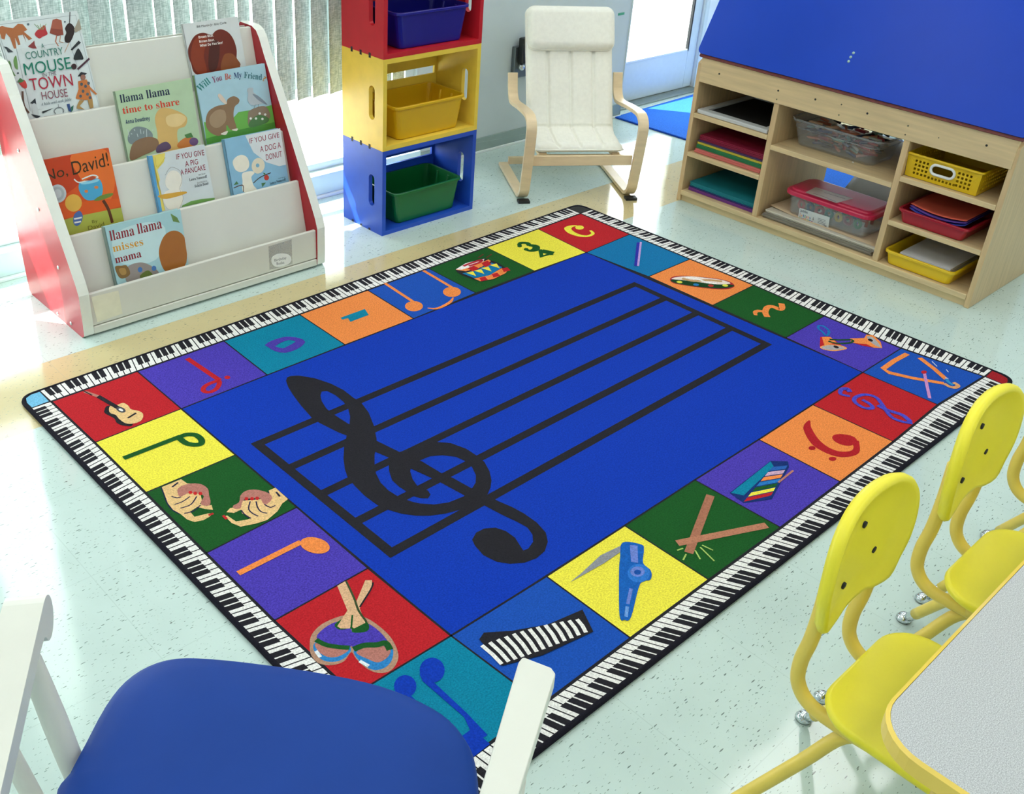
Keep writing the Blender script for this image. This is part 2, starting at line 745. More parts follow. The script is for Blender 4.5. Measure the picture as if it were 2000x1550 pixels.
rp.color_ramp.elements[0].position = 0.40
rp.color_ramp.elements[1].position = 0.62
rp.color_ramp.elements[0].color = rgb('#a6b6b3')
rp.color_ramp.elements[1].color = rgb('#e4ebe9')
mm = N.new('ShaderNodeMath')
mm.operation = 'MULTIPLY'
mm.inputs[1].default_value = 0.5
L.new(ad.outputs[0], mm.inputs[0])
L.new(mm.outputs[0], rp.inputs['Fac'])
L.new(rp.outputs['Color'], B.inputs['Base Color'])
B.inputs['Roughness'].default_value = 0.85
tl = N.new('ShaderNodeBsdfTranslucent')
L.new(rp.outputs['Color'], tl.inputs['Color'])
mx = N.new('ShaderNodeMixShader')
mx.inputs[0].default_value = 0.2
out = [n for n in N if n.type == 'OUTPUT_MATERIAL'][0]
L.new(B.outputs[0], mx.inputs[1])
L.new(tl.outputs[0], mx.inputs[2])
L.new(mx.outputs[0], out.inputs['Surface'])
# visible slat edges read off the bright gaps in the photograph (metres along the wall)
edges = [(-3.36 + 0.085 * k, -8) for k in range(26)] + [(-1.15, None), (-1.0, 0), (-0.91, 0), (-0.821, 0), (-0.733, 5), (-0.657, 0), (-0.575, -8), (-0.496, 0), (-0.442, 6), (-0.341, 0), (-0.27, 5), (-0.198, 5), (-0.101, 0), (-0.016, 5), (0.046, 6), (0.144, 0), (0.231, 0), (0.305, -3), (0.389, -4), (0.47, -8), (0.555, -8), (0.635, -6), (0.715, -6), (0.79, 0)]  # evenly spaced left run is out of view, added to hold back sun
b = MB()
for i in range(len(edges) - 1):
    x0, x1 = edges[i][0], edges[i + 1][0]
    if edges[i][1] is None or edges[i + 1][1] is None:
        continue
    w_ = (x1 - x0)
    gap = edges[i + 1][1] * 0.0007 - 0.0028
    y0, y1 = 1.606, 1.630
    n = 5
    ring = []
    for zz in (0.466 + R.uniform(-0.002, 0.002), 2.28):
        front, back = [], []
        for k in range(n + 1):
            t = k / n
            x = x0 + 0.004 + (w_ - gap + 0.004) * t
            y = y0 + (y1 - y0) * t + 0.006 * math.sin(PI * t)
            front.append(Vector((x, y, zz)))
            back.append(Vector((x, y + 0.0015, zz)))
        ring.append(front + back[::-1])
    b.loops(ring, fab, smooth=False)
b.build('slats', bl)
b = MB()
b.box((-3.38, 1.59, 2.28), (0.82, 1.645, 2.345), alu)
b.build('headrail', bl, bevel=0.003)

# ================================================================== THE MUSIC RUG
ZR = 0.012
BLUE, BLK, RED, YEL, GRN, PUR, ORA, TEA, SKY, WHT, TAN, BRN = '#1039ae', '#26252b', '#b8222a', '#f0e04a', '#1b5524', '#4b3cab', '#f28a47', '#0b7f9e', '#1c50b0', '#ece9e6', '#e3bd84', '#b3766b'
rug = thing('area_rug', 'large blue music rug with a black treble clef and piano-key border', 'rug', (0.02, 0.0, 0))
A = Art((0, 0, ZR), (0, 0, 1), z0=0.0, dz=0.00005, matf=pile)
top_o = [(100, 784), (268, 725), (437, 665.5), (585, 614), (718, 566.5), (837, 524), (950, 483), (1051, 447), (1134, 417)]
top_i = [(354, 798), (522, 732), (674, 673), (808, 622), (929.5, 572), (1044, 529), (1145, 493)]
right_o = [(1134, 417), (1230, 457.5), (1347.5, 506), (1472, 557), (1610, 617), (1760, 680), (1922, 735)]
right_i = [(1145, 493), (1267, 540), (1392, 596), (1535, 659), (1685, 727)]
bot_o = [(868, 1516), (1060, 1375), (1232, 1246), (1385, 1132), (1525, 1030), (1642, 941), (1745, 862), (1832, 790), (1922, 735)]
bot_i = [(881, 1241), (1067, 1125), (1220, 1026), (1357, 937), (1482, 858), (1587, 790), (1685, 727)]
left_o = [(100, 784), (185, 864), (284, 962), (402, 1080), (535, 1212), (692, 1356), (868, 1516)]
left_i = [(354, 798), (460, 888), (580, 990), (719, 1109), (881, 1241)]
# outer edge, corner by corner, with rounded corners (world metres)
oc = [onZ(q, ZR) for q in ((30, 776), (1130, 397), (1988, 740), (849, 1628))]
oc = [p + (Vector((0, 0, ZR)) - p).normalized() * 0.011 for p in oc]
out_pts = []
for i, p in enumerate(oc):
    a, c = oc[i - 1], oc[(i + 1) % 4]
    ta, tc_ = (a - p).normalized() * 0.045, (c - p).normalized() * 0.045
    for k in range(8):
        t = k / 7
        out_pts.append((p + ta) * (1 - t) ** 2 + p * 2 * t * (1 - t) + (p + tc_) * t * t)
base = MB()
base.prism([[Vector((p.x, p.y, ZR)) for p in out_pts]], (0, 0, -ZR + 0.0005), pile(BLK))
A.mb = base
cells = []
ring_cols_top = [RED, PUR, TEA, ORA, SKY, GRN, YEL, RED]


def cell(col, q):
    A.poly(col, q)
    A.lay -= 1


A.poly(BLUE, [top_i[0], top_i[-1], right_i[-1], left_i[-1]])
A.lay -= 1
ti = [None] + top_i + [None]
cell(RED, [top_o[0], top_o[1], top_i[0], left_o[1]])
for i in range(1, 7):
    cell(ring_cols_top[i], [top_o[i], top_o[i + 1], top_i[i], top_i[i - 1]])
cell(RED, [top_o[7], top_o[8], right_o[1], top_i[6]])
for i, c in zip(range(1, 5), ('#1173a8', ORA, GRN, PUR)):
    cell(c, [right_o[i], right_o[i + 1], right_i[i], right_i[i - 1]])
cell(SKY, [right_o[5], right_o[6], bot_o[7], right_i[4]])
for i, c in zip(range(1, 5), (YEL, GRN, PUR, RED)):
    cell(c, [left_o[i], left_o[i + 1], left_i[i], left_i[i - 1]])
cell(TEA, [left_o[5], left_i[4], bot_o[1], left_o[6]])
for i, c in zip(range(1, 7), (SKY, YEL, GRN, PUR, ORA, RED)):
    cell(c, [bot_o[i], bot_i[i - 1], bot_i[i], bot_o[i + 1]])
A.lay += 1
# seams between the squares
for side_o, side_i in ((top_o, top_i), (bot_o, bot_i)):
    for i in range(1, 8):
        A.line(BLK, 0.0045, [side_o[i], side_i[i - 1]])
        A.lay -= 1
for side_o, side_i in ((right_o, right_i), (left_o, left_i)):
    for i in range(1, 6):
        A.line(BLK, 0.0045, [side_o[i], side_i[i - 1]])
        A.lay -= 1
for l in (top_o, right_o, bot_o, left_o):
    A.line(BLK, 0.007, l)
    A.lay -= 1
for l in (top_i, right_i, bot_i, left_i):
    A.line(BLK, 0.0055, l)
    A.lay -= 1
A.lay += 1


# piano keys along the four sides
def keys(inner, o0, o1, n):
    """inner: traced polyline of the squares' edge, o0-o1: world ends of the rug edge beside it"""
    W = [onZ(q, ZR) for q in inner]
    seg = len(W) - 1

    def at(t):
        k = min(int(t * seg), seg - 1)
        f = t * seg - k
        pi = W[k].lerp(W[k + 1], f)
        po = o0.lerp(o1, t)
        return pi, po
    z = Vector((0, 0, 0.0004))
    wm_ = pile(WHT)
    pat = (1, 1, 0, 1, 1, 1, 0)
    for k in range(n):
        for t0, t1, a0, a1 in ((k + 0.08, k + 0.92, 0.06, 0.38), (k + (0.41 if pat[(k - 1) % 7] else 0.08), k + (0.60 if pat[k % 7] else 0.92), 0.38, 0.95)):
            i0, e0 = at(t0 / n)
            i1, e1 = at(t1 / n)
            base.flat([[i0.lerp(e0, a0) + z, i1.lerp(e1, a0) + z, i1.lerp(e1, a1) + z, i0.lerp(e0, a1) + z]], wm_)


def edge_pt(i, t):
    return oc[i].lerp(oc[(i + 1) % 4], t)


def foot(p, i):
    a, c = oc[i], oc[(i + 1) % 4]
    return a + (c - a) * ((p - a).dot(c - a) / (c - a).length_squared)


for inner, i, n in ((top_o, 0, 112), (right_o, 1, 84), (bot_o[::-1], 2, 112), (left_o[::-1], 3, 84)):
    p0, p1 = onZ(inner[0], ZR), onZ(inner[-1], ZR)
    keys(inner, foot(p0, i), foot(p1, i), n)
# plain corner squares
for k, c in enumerate(('#74b8dc', '#3b3d3c', '#9c1f27', GRN)):
    p = onZ((top_o[0], top_o[-1], right_o[-1], bot_o[0])[k], ZR)
    q = oc[k]
    f0, f1 = foot(p, k - 1 if k else 3), foot(p, k)
    z = Vector((0, 0, 0.0004))
    p2 = p.lerp(q, .07)
    a_, b_ = f0.lerp(p, .10), f1.lerp(p, .10)
    c_ = a_ + b_ - p
    c0_, c1_ = c_.lerp(a_, .5), c_.lerp(b_, .5)
    base.flat([[v + z for v in (p2, a_.lerp(c_, .04), c0_, ((c0_ + c1_) / 2).lerp(c_, .42), c1_, b_.lerp(c_, .04))]], pile(c))

# --- staff
SW = 0.0275
Lb, Tb, Rb, Bb = (onZ(q, ZR) for q in ((503, 867), (1240, 555), (1497, 672), (764, 1079)))


def wline(col, w, p, q):
    o = A.up()
    d = Vector((0, 0, 1)).cross((q - p).normalized()) * w / 2
    base.flat([[p - d + o, q - d + o, q + d + o, p + d + o]], pile(col))


for k in range(5):
    f = k / 4
    p, q = Lb.lerp(Bb, f), Tb.lerp(Rb, f)
    e = (q - p).normalized() * SW / 2
    wline(BLK, SW, p - e, q + e)
wline(BLK, SW, Lb, Bb)
wline(BLK, SW, Tb, Rb)


def P(ox, oy, k, pts):
    return [(ox + x * k, oy + y * k) for x, y in pts]


g1 = lambda pts: P(480, 710, 0.25806, pts)
g2 = lambda pts: P(700, 820, 0.2, pts)
outl = g1([(305, 130), (312, 105), (340, 93), (400, 90), (520, 110), (640, 150), (740, 200), (810, 255), (870, 290), (930, 370), (970, 470), (990, 570), (985, 640), (975, 690), (975, 760), (985, 830), (1020, 900), (1080, 960), (1160, 1010), (1260, 1045)]) + g2([(600, 815), (740, 825), (880, 805), (1030, 745), (1060, 800), (1020, 870), (850, 915), (700, 935), (560, 935), (420, 915), (300, 880), (200, 840)]) + g1([(980, 1060), (900, 1000), (830, 930), (775, 870), (750, 800), (740, 720), (745, 620), (765, 545), (700, 520), (640, 490), (560, 450), (500, 410), (420, 320), (360, 240), (320, 175)])
hole = g1([(565, 240), (575, 212), (615, 207), (680, 240), (740, 290), (775, 340), (790, 400), (785, 460), (720, 420), (660, 380), (610, 340), (575, 285)])
o = A.up()
base.flat([[A.w3(p) + o for p in outl], [A.w3(p) + o for p in hole]], pile(BLK))
A.poly(BLK, g2([(295, 370), (400, 315), (600, 240), (760, 215), (900, 225), (1050, 280), (1150, 345), (1230, 410), (1280, 500), (1300, 590), (1290, 660), (1255, 740), (1200, 800), (1020, 875), (1030, 745), (1115, 660), (1145, 610), (1148, 540), (1110, 460), (1040, 400), (950, 360), (820, 345), (700, 355), (590, 400), (520, 450), (505, 500), (530, 580), (580, 650), (680, 690), (705, 730), (680, 765), (610, 765), (540, 745), (480, 705), (400, 655), (330, 590), (300, 500), (297, 430)]))
A.poly(BLK, g2([(160, 195), (400, 312), (620, 405), (820, 525), (920, 565), (1100, 665), (1270, 745), (1360, 790), (1500, 850), (1620, 915), (1740, 1000), (1830, 1100), (1850, 1190), (1820, 1280), (1740, 1350), (1620, 1395), (1480, 1405), (1350, 1385), (1220, 1320), (1140, 1230), (1110, 1170), (1150, 1100), (1230, 1060), (1340, 1052), (1440, 1085), (1530, 1150), (1580, 1230), (1610, 1275), (1660, 1255), (1705, 1190), (1700, 1120), (1650, 1050), (1560, 1000), (1400, 925), (1250, 845), (1040, 740), (820, 620), (720, 570), (500, 470), (290, 365), (160, 310)]))

# --- pictures in the squares
A.frame(20, 680, .32)                                # dotted half note, guitar, half note, quarter note
A.line(RED, 0.017, [(1080, 62), (1278, 195)])
A.line(RED, 0.015, [(1270, 200), (1225, 212), (1185, 235), (1180, 260), (1215, 268), (1255, 250), (1275, 220)], True, True)
A.blob(RED, (1325, 178), 18, 11)
A.poly(BLK, [(575, 378), (600, 350), (700, 372), (748, 466), (695, 473), (650, 455), (635, 428), (580, 398)], True)
A.poly(TAN, [(603, 375), (612, 352), (650, 347), (690, 334), (722, 352), (737, 372), (790, 385), (812, 407), (798, 442), (750, 460), (705, 458), (665, 432), (645, 408), (612, 396)], True)
A.line(BLK, 0.014, [(535, 292), (665, 368)])
A.line(BRN, 0.011, [(455, 265), (535, 294)])
A.line(BLK, 0.004, [(450, 262), (500, 288)])
A.blob('#4a4a52', (676, 376), 30, 16, 20)
A.blob(WHT, (676, 377), 15, 7, 20)
A.line(BLK, 0.007, [(718, 427), (768, 396)])
A.line(GRN, 0.018, [(692, 672), (1040, 538)])
A.line(GRN, 0.018, [(1035, 545), (1075, 528), (1130, 530), (1165, 556), (1165, 582), (1130, 590), (1080, 582), (1045, 560)], True, True)
A.line(ORA, 0.017, [(1392, 1375), (1775, 1183)])
A.blob(ORA, (1860, 1204), 92, 48, 12)
# castanet hands
A.frame(290, 920, .145)
for outline, shell, tips, lines_, thumbnail, gap in (
    ([(180, 215), (440, 108), (520, 165), (620, 170), (700, 300), (720, 400), (690, 440), (780, 470), (850, 455), (868, 520), (760, 510), (660, 480), (560, 545), (620, 615), (800, 570), (870, 570), (820, 615), (740, 660), (620, 685), (520, 650), (430, 575), (330, 520), (260, 430), (220, 320)],
     [(395, 240), (470, 190), (600, 165), (720, 180), (800, 240), (815, 320), (835, 400), (820, 460), (730, 460), (705, 420), (745, 340), (690, 310), (600, 300), (530, 300), (430, 345), (395, 300)],
     ((565, 288), (630, 300), (700, 303)), (((350, 450), (460, 410), (560, 340)), ((430, 500), (570, 450), (650, 340)), ((310, 340), (380, 360), (440, 350)), ((480, 570), (600, 540), (700, 460))), ((810, 595), (875, 570)), ((320, 215), (400, 155))),
    ([(1620, 265), (1710, 225), (1880, 378), (1800, 440), (1740, 540), (1600, 660), (1440, 710), (1240, 750), (1120, 700), (1030, 610), (1060, 600), (1180, 680), (1330, 655), (1370, 640), (1260, 570), (1250, 520), (1150, 565), (1050, 555), (1100, 500), (1200, 480), (1270, 400), (1400, 390), (1520, 380), (1640, 330)],
     [(1140, 470), (1220, 420), (1240, 330), (1320, 265), (1450, 252), (1600, 290), (1665, 350), (1640, 410), (1580, 450), (1540, 430), (1500, 370), (1400, 370), (1300, 380), (1260, 430), (1240, 500), (1160, 510)],
     ((1320, 375), (1395, 375), (1465, 370)), (((1370, 410), (1350, 510), (1400, 570), (1480, 610)), ((1450, 410), (1470, 490), (1520, 550), (1600, 570)), ((1560, 450), (1640, 490), (1710, 465)), ((1250, 530), (1300, 590), (1380, 640))), ((1005, 600), (1055, 650)), ((1720, 285), (1770, 345)))):
    A.line('#1b1c44', 0.006, outline[-4:] + outline[:1], True)
    A.poly(TAN, outline)
    A.poly(BRN, shell, True)
    for ln in lines_:
        A.line('#2a2748', 0.0035, ln, True)
    for tp in tips:
        A.blob('#c52a2c', tp, 26, 22)
    A.line('#b8282c', 0.007, thumbnail)
    A.line('#1d1f3a', 0.005, gap)
# maracas
A.frame(560, 1120, .2193)
A.poly('#b08a73', [(205, 640), (225, 540), (330, 440), (520, 370), (680, 385), (800, 450), (920, 560), (985, 680), (990, 770), (930, 860), (830, 885), (720, 850), (620, 760), (575, 700), (510, 780), (400, 815), (290, 800), (220, 730)], True)
A.poly('#2f7fc0', [(235, 660), (300, 600), (560, 650), (530, 740), (430, 785), (310, 765)], True)
A.poly('#2f7fc0', [(600, 680), (760, 620), (930, 650), (940, 760), (870, 840), (760, 855), (650, 780)], True)
A.poly(BRN, [(255, 620), (400, 640), (550, 670), (480, 730), (380, 745), (290, 700)], True)
A.poly(BRN, [(620, 700), (760, 640), (910, 660), (910, 730), (820, 790), (720, 760)], True)
A.poly(PUR, [(270, 580), (330, 490), (460, 430), (575, 500), (570, 650), (440, 640)], True)
A.poly(PUR, [(580, 650), (590, 490), (700, 440), (830, 520), (940, 660), (900, 640), (760, 620)], True)
A.line(GRN, 0.012, [(260, 590), (350, 635), (470, 655), (560, 660)], True)
A.line(GRN, 0.015, [(595, 675), (690, 640), (800, 635), (880, 620), (920, 680)], True)
A.poly(GRN, [(430, 450), (560, 380), (700, 420), (735, 480), (700, 520), (590, 525), (570, 490), (470, 500)], True)
A.poly('#d8ae88', [(450, 470), (540, 330), (450, 110), (520, 70), (620, 250), (700, 60), (760, 60), (760, 130), (650, 310), (700, 440), (600, 490), (570, 470), (560, 490), (480, 490)])
A.line('#3a4a2c', 0.005, [(530, 70), (600, 220), (640, 330), (710, 430)], True)
A.line(BLK, 0.004, [(770, 80), (750, 140), (650, 300)], True)
A.line(GRN, 0.004, [(585, 370), (575, 480)])
A.line('#dfe6ee', 0.008, [(260, 690), (300, 745)])
A.line('#dfe6ee', 0.008, [(650, 780), (730, 825)])
# joined notes on teal
A.blob(BLUE, (1295, 862), 112, 112)
A.blob(BLUE, (1055, 1005), 100, 100)
A.poly(BLUE, [(1180, 890), (1300, 960), (1600, 1240), (1790, 1440), (1680, 1500), (1580, 1280), (1210, 960)])
A.line(BLUE, 0.03, [(1000, 1070), (1400, 1450), (1560, 1570)])
A.line(BLUE, 0.05, [(1730, 1450), (1560, 1580)])
# tambourine, crotchet rest
A.frame(1220, 490, .17)
A.poly('#a02532', [(520, 328), (560, 295), (680, 285), (900, 300), (1100, 325), (1220, 360), (1262, 405), (1200, 435), (1080, 440), (900, 425), (720, 400), (560, 370)], True)
A.poly('#16401f', [(535, 330), (700, 330), (1000, 370), (1240, 390), (1230, 415), (1100, 432), (900, 418), (700, 392), (570, 365)], True)
A.poly('#ead9cf', [(540, 322), (600, 300), (760, 292), (940, 310), (1120, 335), (1215, 375), (1060, 385), (860, 360), (660, 335)], True)
A.line('#c39a6a', 0.016, [(660, 318), (800, 345), (960, 335), (1120, 350)], True)
A.line('#f4efe9', 0.010, [(700, 305), (820, 318), (940, 360), (1060, 375)], True)
for c, q in (('#d5d54a', (630, 358)), ('#2a78b8', (820, 388)), ('#b03a30', (990, 400)), ('#d5d54a', (1155, 398))):
    A.blob(c, q, 34, 13, 5)
A.line(ORA, [.012, .016, .018, .012], [(1505, 740), (1500, 705), (1540, 690), (1610, 700)], True)
A.line(ORA, 0.022, [(1640, 760), (1615, 705), (1640, 650), (1700, 640), (1780, 672), (1810, 650), (1800, 605)], True)
# common time, three-four, drum, purple bar
A.frame(860, 410, .2)
A.line(YEL, [.012, .012, .03, .03, .022, .014, .014, .012], [(1375, 165), (1300, 155), (1245, 180), (1280, 220), (1360, 250), (1440, 255), (1490, 230), (1465, 200)], True)
A.blob(YEL, (1360, 172), 42, 20)
A.line(GRN, [.014, .02, .022, .02], [(765, 345), (790, 322), (850, 325), (870, 350)], True)
A.line(GRN, [.02, .03, .03, .02, .014], [(865, 345), (930, 355), (930, 385), (880, 398), (830, 385)], True)
A.blob(GRN, (775, 352), 24, 13)
A.blob(GRN, (838, 385), 24, 13)
A.line(GRN, 0.034, [(990, 400), (1105, 425)])
A.line(GRN, 0.016, [(975, 385), (990, 455), (1095, 420)], False)
A.line(GRN, 0.014, [(1090, 440), (1060, 400)])
A.poly(BLK, [(145, 580), (250, 520), (420, 472), (490, 490), (570, 520), (662, 580), (640, 620), (520, 680), (390, 702), (320, 680), (215, 640), (165, 610)])
A.poly('#1173a8', [(215, 620), (350, 590), (500, 515), (605, 560), (480, 640), (330, 665)])
A.poly(ORA, [(150, 585), (250, 600), (400, 560), (495, 500), (470, 485), (300, 555)])
A.poly('#f5ecea', [(150, 582), (250, 520), (430, 478), (420, 505), (290, 560), (210, 585)])
A.line('#b42a3a', 0.012, [(225, 550), (300, 520), (400, 490), (380, 515), (280, 550)], True)
for a_, c_ in (((265, 570, 330, 600), RED), ((400, 520, 450, 560), RED)):
    x0, y0, x1, y1 = a_
    A.poly(c_, [(x0, y0 + 2), (x0 + 60, y0 - 25), (x1 + 50, y1 - 28), (x1 - 10, y1 + 2)])
for x, y in ((250, 615), (330, 595), (400, 570), (480, 540)):
    A.poly(YEL, [(x, y), (x + 70, y - 15), (x + 100, y + 32)])
A.poly(ORA, [(330, 672), (480, 640), (600, 570), (655, 590), (640, 618), (520, 676), (390, 698)])
for x, y in ((380, 665), (500, 628), (600, 575)):
    A.poly(RED, [(x, y), (x + 55, y - 12), (x + 85, y + 18), (x + 20, y + 34)])
A.line('#5b3424', 0.006, [(370, 470), (420, 435)])
A.line('#5b3424', 0.006, [(450, 470), (500, 435)])
A.line('#3131a4', 0.014, [(1935, 320), (1910, 550)])
A.line('#b79ad6', 0.008, [(1958, 315), (1930, 550)])
# tied notes, minim rest, semibreve
A.frame(250, 400, .45)
for (a, c, e) in (((1115, 340), (1245, 425), (1241, 440)), ((1282, 285), (1412, 362), (1406, 378))):
    A.line(ORA, 0.013, [a, c])
    A.blob(ORA, e, 39, 22)
A.line(ORA, [.004, .012, .013, .012, .004], [(1300, 448), (1340, 450), (1375, 436), (1400, 420), (1412, 402)], True)
A.poly(TEA, [(922, 490), (1028, 452), (1045, 478), (965, 508), (955, 492), (930, 498)])
A.line('#4a3aa0', [.036, .020, .036, .020], [(620, 610), (690, 580), (748, 595), (680, 632)], True, True)
# castanets, triangle, small clef
A.frame(1540, 600, .2)
A.poly(RED, [(310, 290), (390, 285), (460, 330), (560, 400), (430, 425), (330, 405), (305, 380)])
A.poly(ORA, [(325, 290), (410, 290), (470, 345), (350, 370)])
A.poly('#f09a58', [(310, 385), (400, 362), (520, 375), (570, 405), (450, 428), (340, 412)], True)
A.poly('#a9a4a6', [(325, 388), (400, 370), (500, 380), (550, 402), (440, 418), (345, 408)], True)
A.blob('#26242c', (465, 388), 28, 12, 20)
A.poly(ORA, [(600, 305), (740, 300), (760, 268), (830, 275), (900, 340), (915, 400), (830, 395), (700, 360), (610, 345)])
A.poly(RED, [(640, 350), (760, 360), (830, 395), (720, 375)])
A.poly('#a9a4a6', [(765, 285), (830, 300), (905, 390), (850, 375), (790, 330)], True)
A.blob('#26242c', (800, 322), 26, 12, 20)
A.line('#1c6fb4', 0.009, [(300, 180), (350, 190), (395, 235), (370, 280), (330, 240), (290, 205)], True, True)
A.line('#1f4a2a', 0.009, [(400, 315), (500, 320), (620, 320), (610, 345), (500, 355), (430, 345), (390, 330)], True)
A.line(ORA, 0.018, [(1160, 455), (1030, 525), (925, 600), (985, 640), (1200, 690), (1520, 745)])
A.line(ORA, 0.018, [(1280, 495), (1420, 600), (1540, 705)])
A.line('#d59a6a', 0.014, [(1520, 745), (1570, 775), (1625, 785), (1655, 765), (1610, 735)], True)
A.line('#2f86c4', 0.012, [(1540, 700), (1570, 740), (1610, 760)], True)
A.line('#9db7dc', 0.007, [(1530, 690), (1560, 700)])
A.line('#c98bc0', 0.010, [(1325, 640), (1378, 890)])
A.blob(RED, (1322, 635), 28, 16)
A.line('#cfd8ee', 0.003, [(1400, 530), (1450, 580)])
A.line('#cfd8ee', 0.003, [(1540, 610), (1560, 635)])
PB = '#4b49bd'
A.line(PB, [.016, .02, .014, .012, .012], [(600, 830), (570, 800), (515, 805), (510, 850), (600, 870)], True)
A.line(PB, 0.013, [(720, 905), (790, 945), (820, 985), (740, 985), (650, 930), (650, 885), (740, 855), (850, 880), (920, 960), (990, 1060), (1080, 1110), (1210, 1135)], True)
A.line(PB, 0.016, [(870, 960), (960, 1005), (1040, 1030), (1120, 1060), (1190, 1120)], True)
# bass clef, xylophone, sticks, kazoo, comb
A.frame(900, 780, .5)
A.line('#ae2028', [.004, .026, .034, .03, .02, .014], [(1362, 82), (1355, 115), (1395, 175), (1470, 212), (1540, 205), (1545, 160)], True)
A.blob('#ae2028', (1495, 158), 46, 20, 15)
A.line('#ae2028', 0.016, [(1545, 185), (1530, 150), (1480, 140)], True)
A.blob('#ae2028', (1372, 190), 14, 8)
A.blob('#ae2028', (1452, 232), 15, 8)
A.poly('#17306e', [(1050, 365), (1210, 240), (1278, 242), (1282, 265), (1215, 390), (1105, 405)])
A.poly(TEA, [(1055, 365), (1210, 242), (1222, 262), (1105, 375)])
for k, c in enumerate((RED, YEL, GRN, '#2a78c0', ORA, '#caa6c0', '#2a5fae')):
    t0, t1 = k / 7, (k + .8) / 7
    l = lambda t: (1105 + 115 * t, 400 - 140 * t)
    r = lambda t: (1212 + 66 * t, 375 - 120 * t)
    A.poly(c, [l(t0), r(t0), r(t1), l(t1)])
A.line(BRN, 0.006, [(1240, 325), (1298, 278)])
A.line('#a86f58', 0.022, [(975, 375), (890, 600)])
A.line('#b57a60', 0.022, [(845, 562), (1195, 492)])
for a, c in (((845, 590), (868, 582)), ((880, 605), (868, 628)), ((915, 590), (935, 625)), ((935, 578), (990, 632)), ((942, 570), (985, 590))):
    A.line('#a9c46a', 0.004, [a, c])
A.poly('#8d8f96', [(635, 567), (640, 585), (560, 640), (425, 716), (470, 680), (545, 610)])
A.poly('#1a5fb4', [(632, 560), (705, 568), (715, 590), (712, 640), (742, 670), (740, 705), (700, 722), (665, 850), (640, 862), (620, 845), (618, 680), (622, 620)], True)
A.poly('#6d83cf', [(660, 570), (690, 572), (692, 640), (665, 635)])
A.blob('#2f74c8', (695, 680), 44, 36)
A.blob('#6d83cf', (690, 674), 28, 20)
A.blob('#1a4fa0', (690, 676), 14, 10)
A.line('#6d83cf', 0.008, [(665, 740), (652, 800)])
A.line('#6d9ad8', 0.008, [(650, 810), (645, 850)])
A.poly(BLK, [(72, 938), (90, 912), (200, 905), (340, 880), (475, 822), (517, 908), (320, 1000), (160, 1042)])
for k in range(13):
    t = k / 12.6
    a = (82 + 390 * t, 962 - 105 * t - 14 * math.sin(PI * t))
    c = (160 + 345 * t, 1035 - 130 * t + 4 * math.sin(PI * t))
    A.line(WHT, 0.0095, [a, ((a[0] + c[0]) / 2 + 4, (a[1] + c[1]) / 2), c])
    A.lay -= 1
A.lay += 1
base.build('pile', rug)
b = MB()
b.tube([Vector((p.x, p.y, 0.0075)) for p in out_pts], 0.0072, pile('#1d1c26'), n=8, closed=True)
b.build('binding', rug)

# ================================================================== CRATES AND BINS
CX0, CX1, CY0, CY1, CH = 0.345, 0.841, 1.207, 1.46, 0.349
TB = 0.018


def slot_loop(c, l, wd, ax, plane):
    """stadium outline of length l and width wd centred at c = (a, b); returns list of (a, b)"""
    pts = []
    r = wd / 2
    for k in range(9):
        a = PI * k / 8
        pts.append((c[0] + r * math.cos(a), c[1] + (l / 2 - r) + r * math.sin(a)))
    for k in range(9):
        a = PI + PI * k / 8
        pts.append((c[0] + r * math.cos(a), c[1] - (l / 2 - r) + r * math.sin(a)))
    return pts


def crate(z0, col, nm, label):
    m = mat('crate_' + nm, col, rough=0.40, spec=0.4, noise=0.05, nscale=18, bump=0.06, bscale=60)
    t = thing('storage_crate', label, 'crate', ((CX0 + CX1) / 2, (CY0 + CY1) / 2, z0), 'stacked colour crates')
    z1 = z0 + CH
    for x in (CX0, CX1 - TB):
        b = MB()
        sl = [(x, p[0], p[1]) for p in slot_loop((1.275, z0 + 0.174), 0.13, 0.036, 0, 0)]
        ol = [(x, CY0, z0), (x, CY1, z0), (x, CY1, z1), (x, CY0, z1)]
        b.prism([ol, sl], (TB, 0, 0), m)
        for y in (1.282, 1.337, 1.392):      # finger joint notches
            for zz in ((z0, z0 + 0.009), (z1 - 0.009, z1)):
                b.box((x - 0.0006, y, zz[0]), (x + TB + 0.0006, y + 0.012, zz[1]), dark_m)
        b.build('side_panel', t)
    for nm2, zz in (('top_panel', z1 - TB), ('bottom_panel', z0)):
        b = MB()
        b.box((CX0 + TB, CY0, zz), (CX1 - TB, CY1, zz + TB), m)
        b.build(nm2, t)
    b = MB()
    ol = [(CX0 + TB, CY1 - 0.012, z0 + TB), (CX1 - TB, CY1 - 0.012, z0 + TB), (CX1 - TB, CY1 - 0.012, z1 - TB), (CX0 + TB, CY1 - 0.012, z1 - TB)]
    zc = z0 + 0.198
    sl = [(CX0 + 0.05, CY1 - 0.012, zc - 0.016), (CX1 - 0.03, CY1 - 0.012, zc - 0.016), (CX1 - 0.03, CY1 - 0.012, zc + 0.016), (CX0 + 0.05, CY1 - 0.012, zc + 0.016)]
    b.prism([ol, sl], (0, 0.01, 0), m)
    b.build('back_panel', t)
    return t


crate(0.0, '#2050c0', 'blue', 'blue wooden crate on the floor at the bottom of the stack')
crate(0.3495, '#efcf4c', 'yellow', 'yellow wooden crate with side handle slot, middle of the stack')
crate(0.699, '#c3202c', 'red', 'red wooden crate on top of the yellow one, cut by the top of the picture')


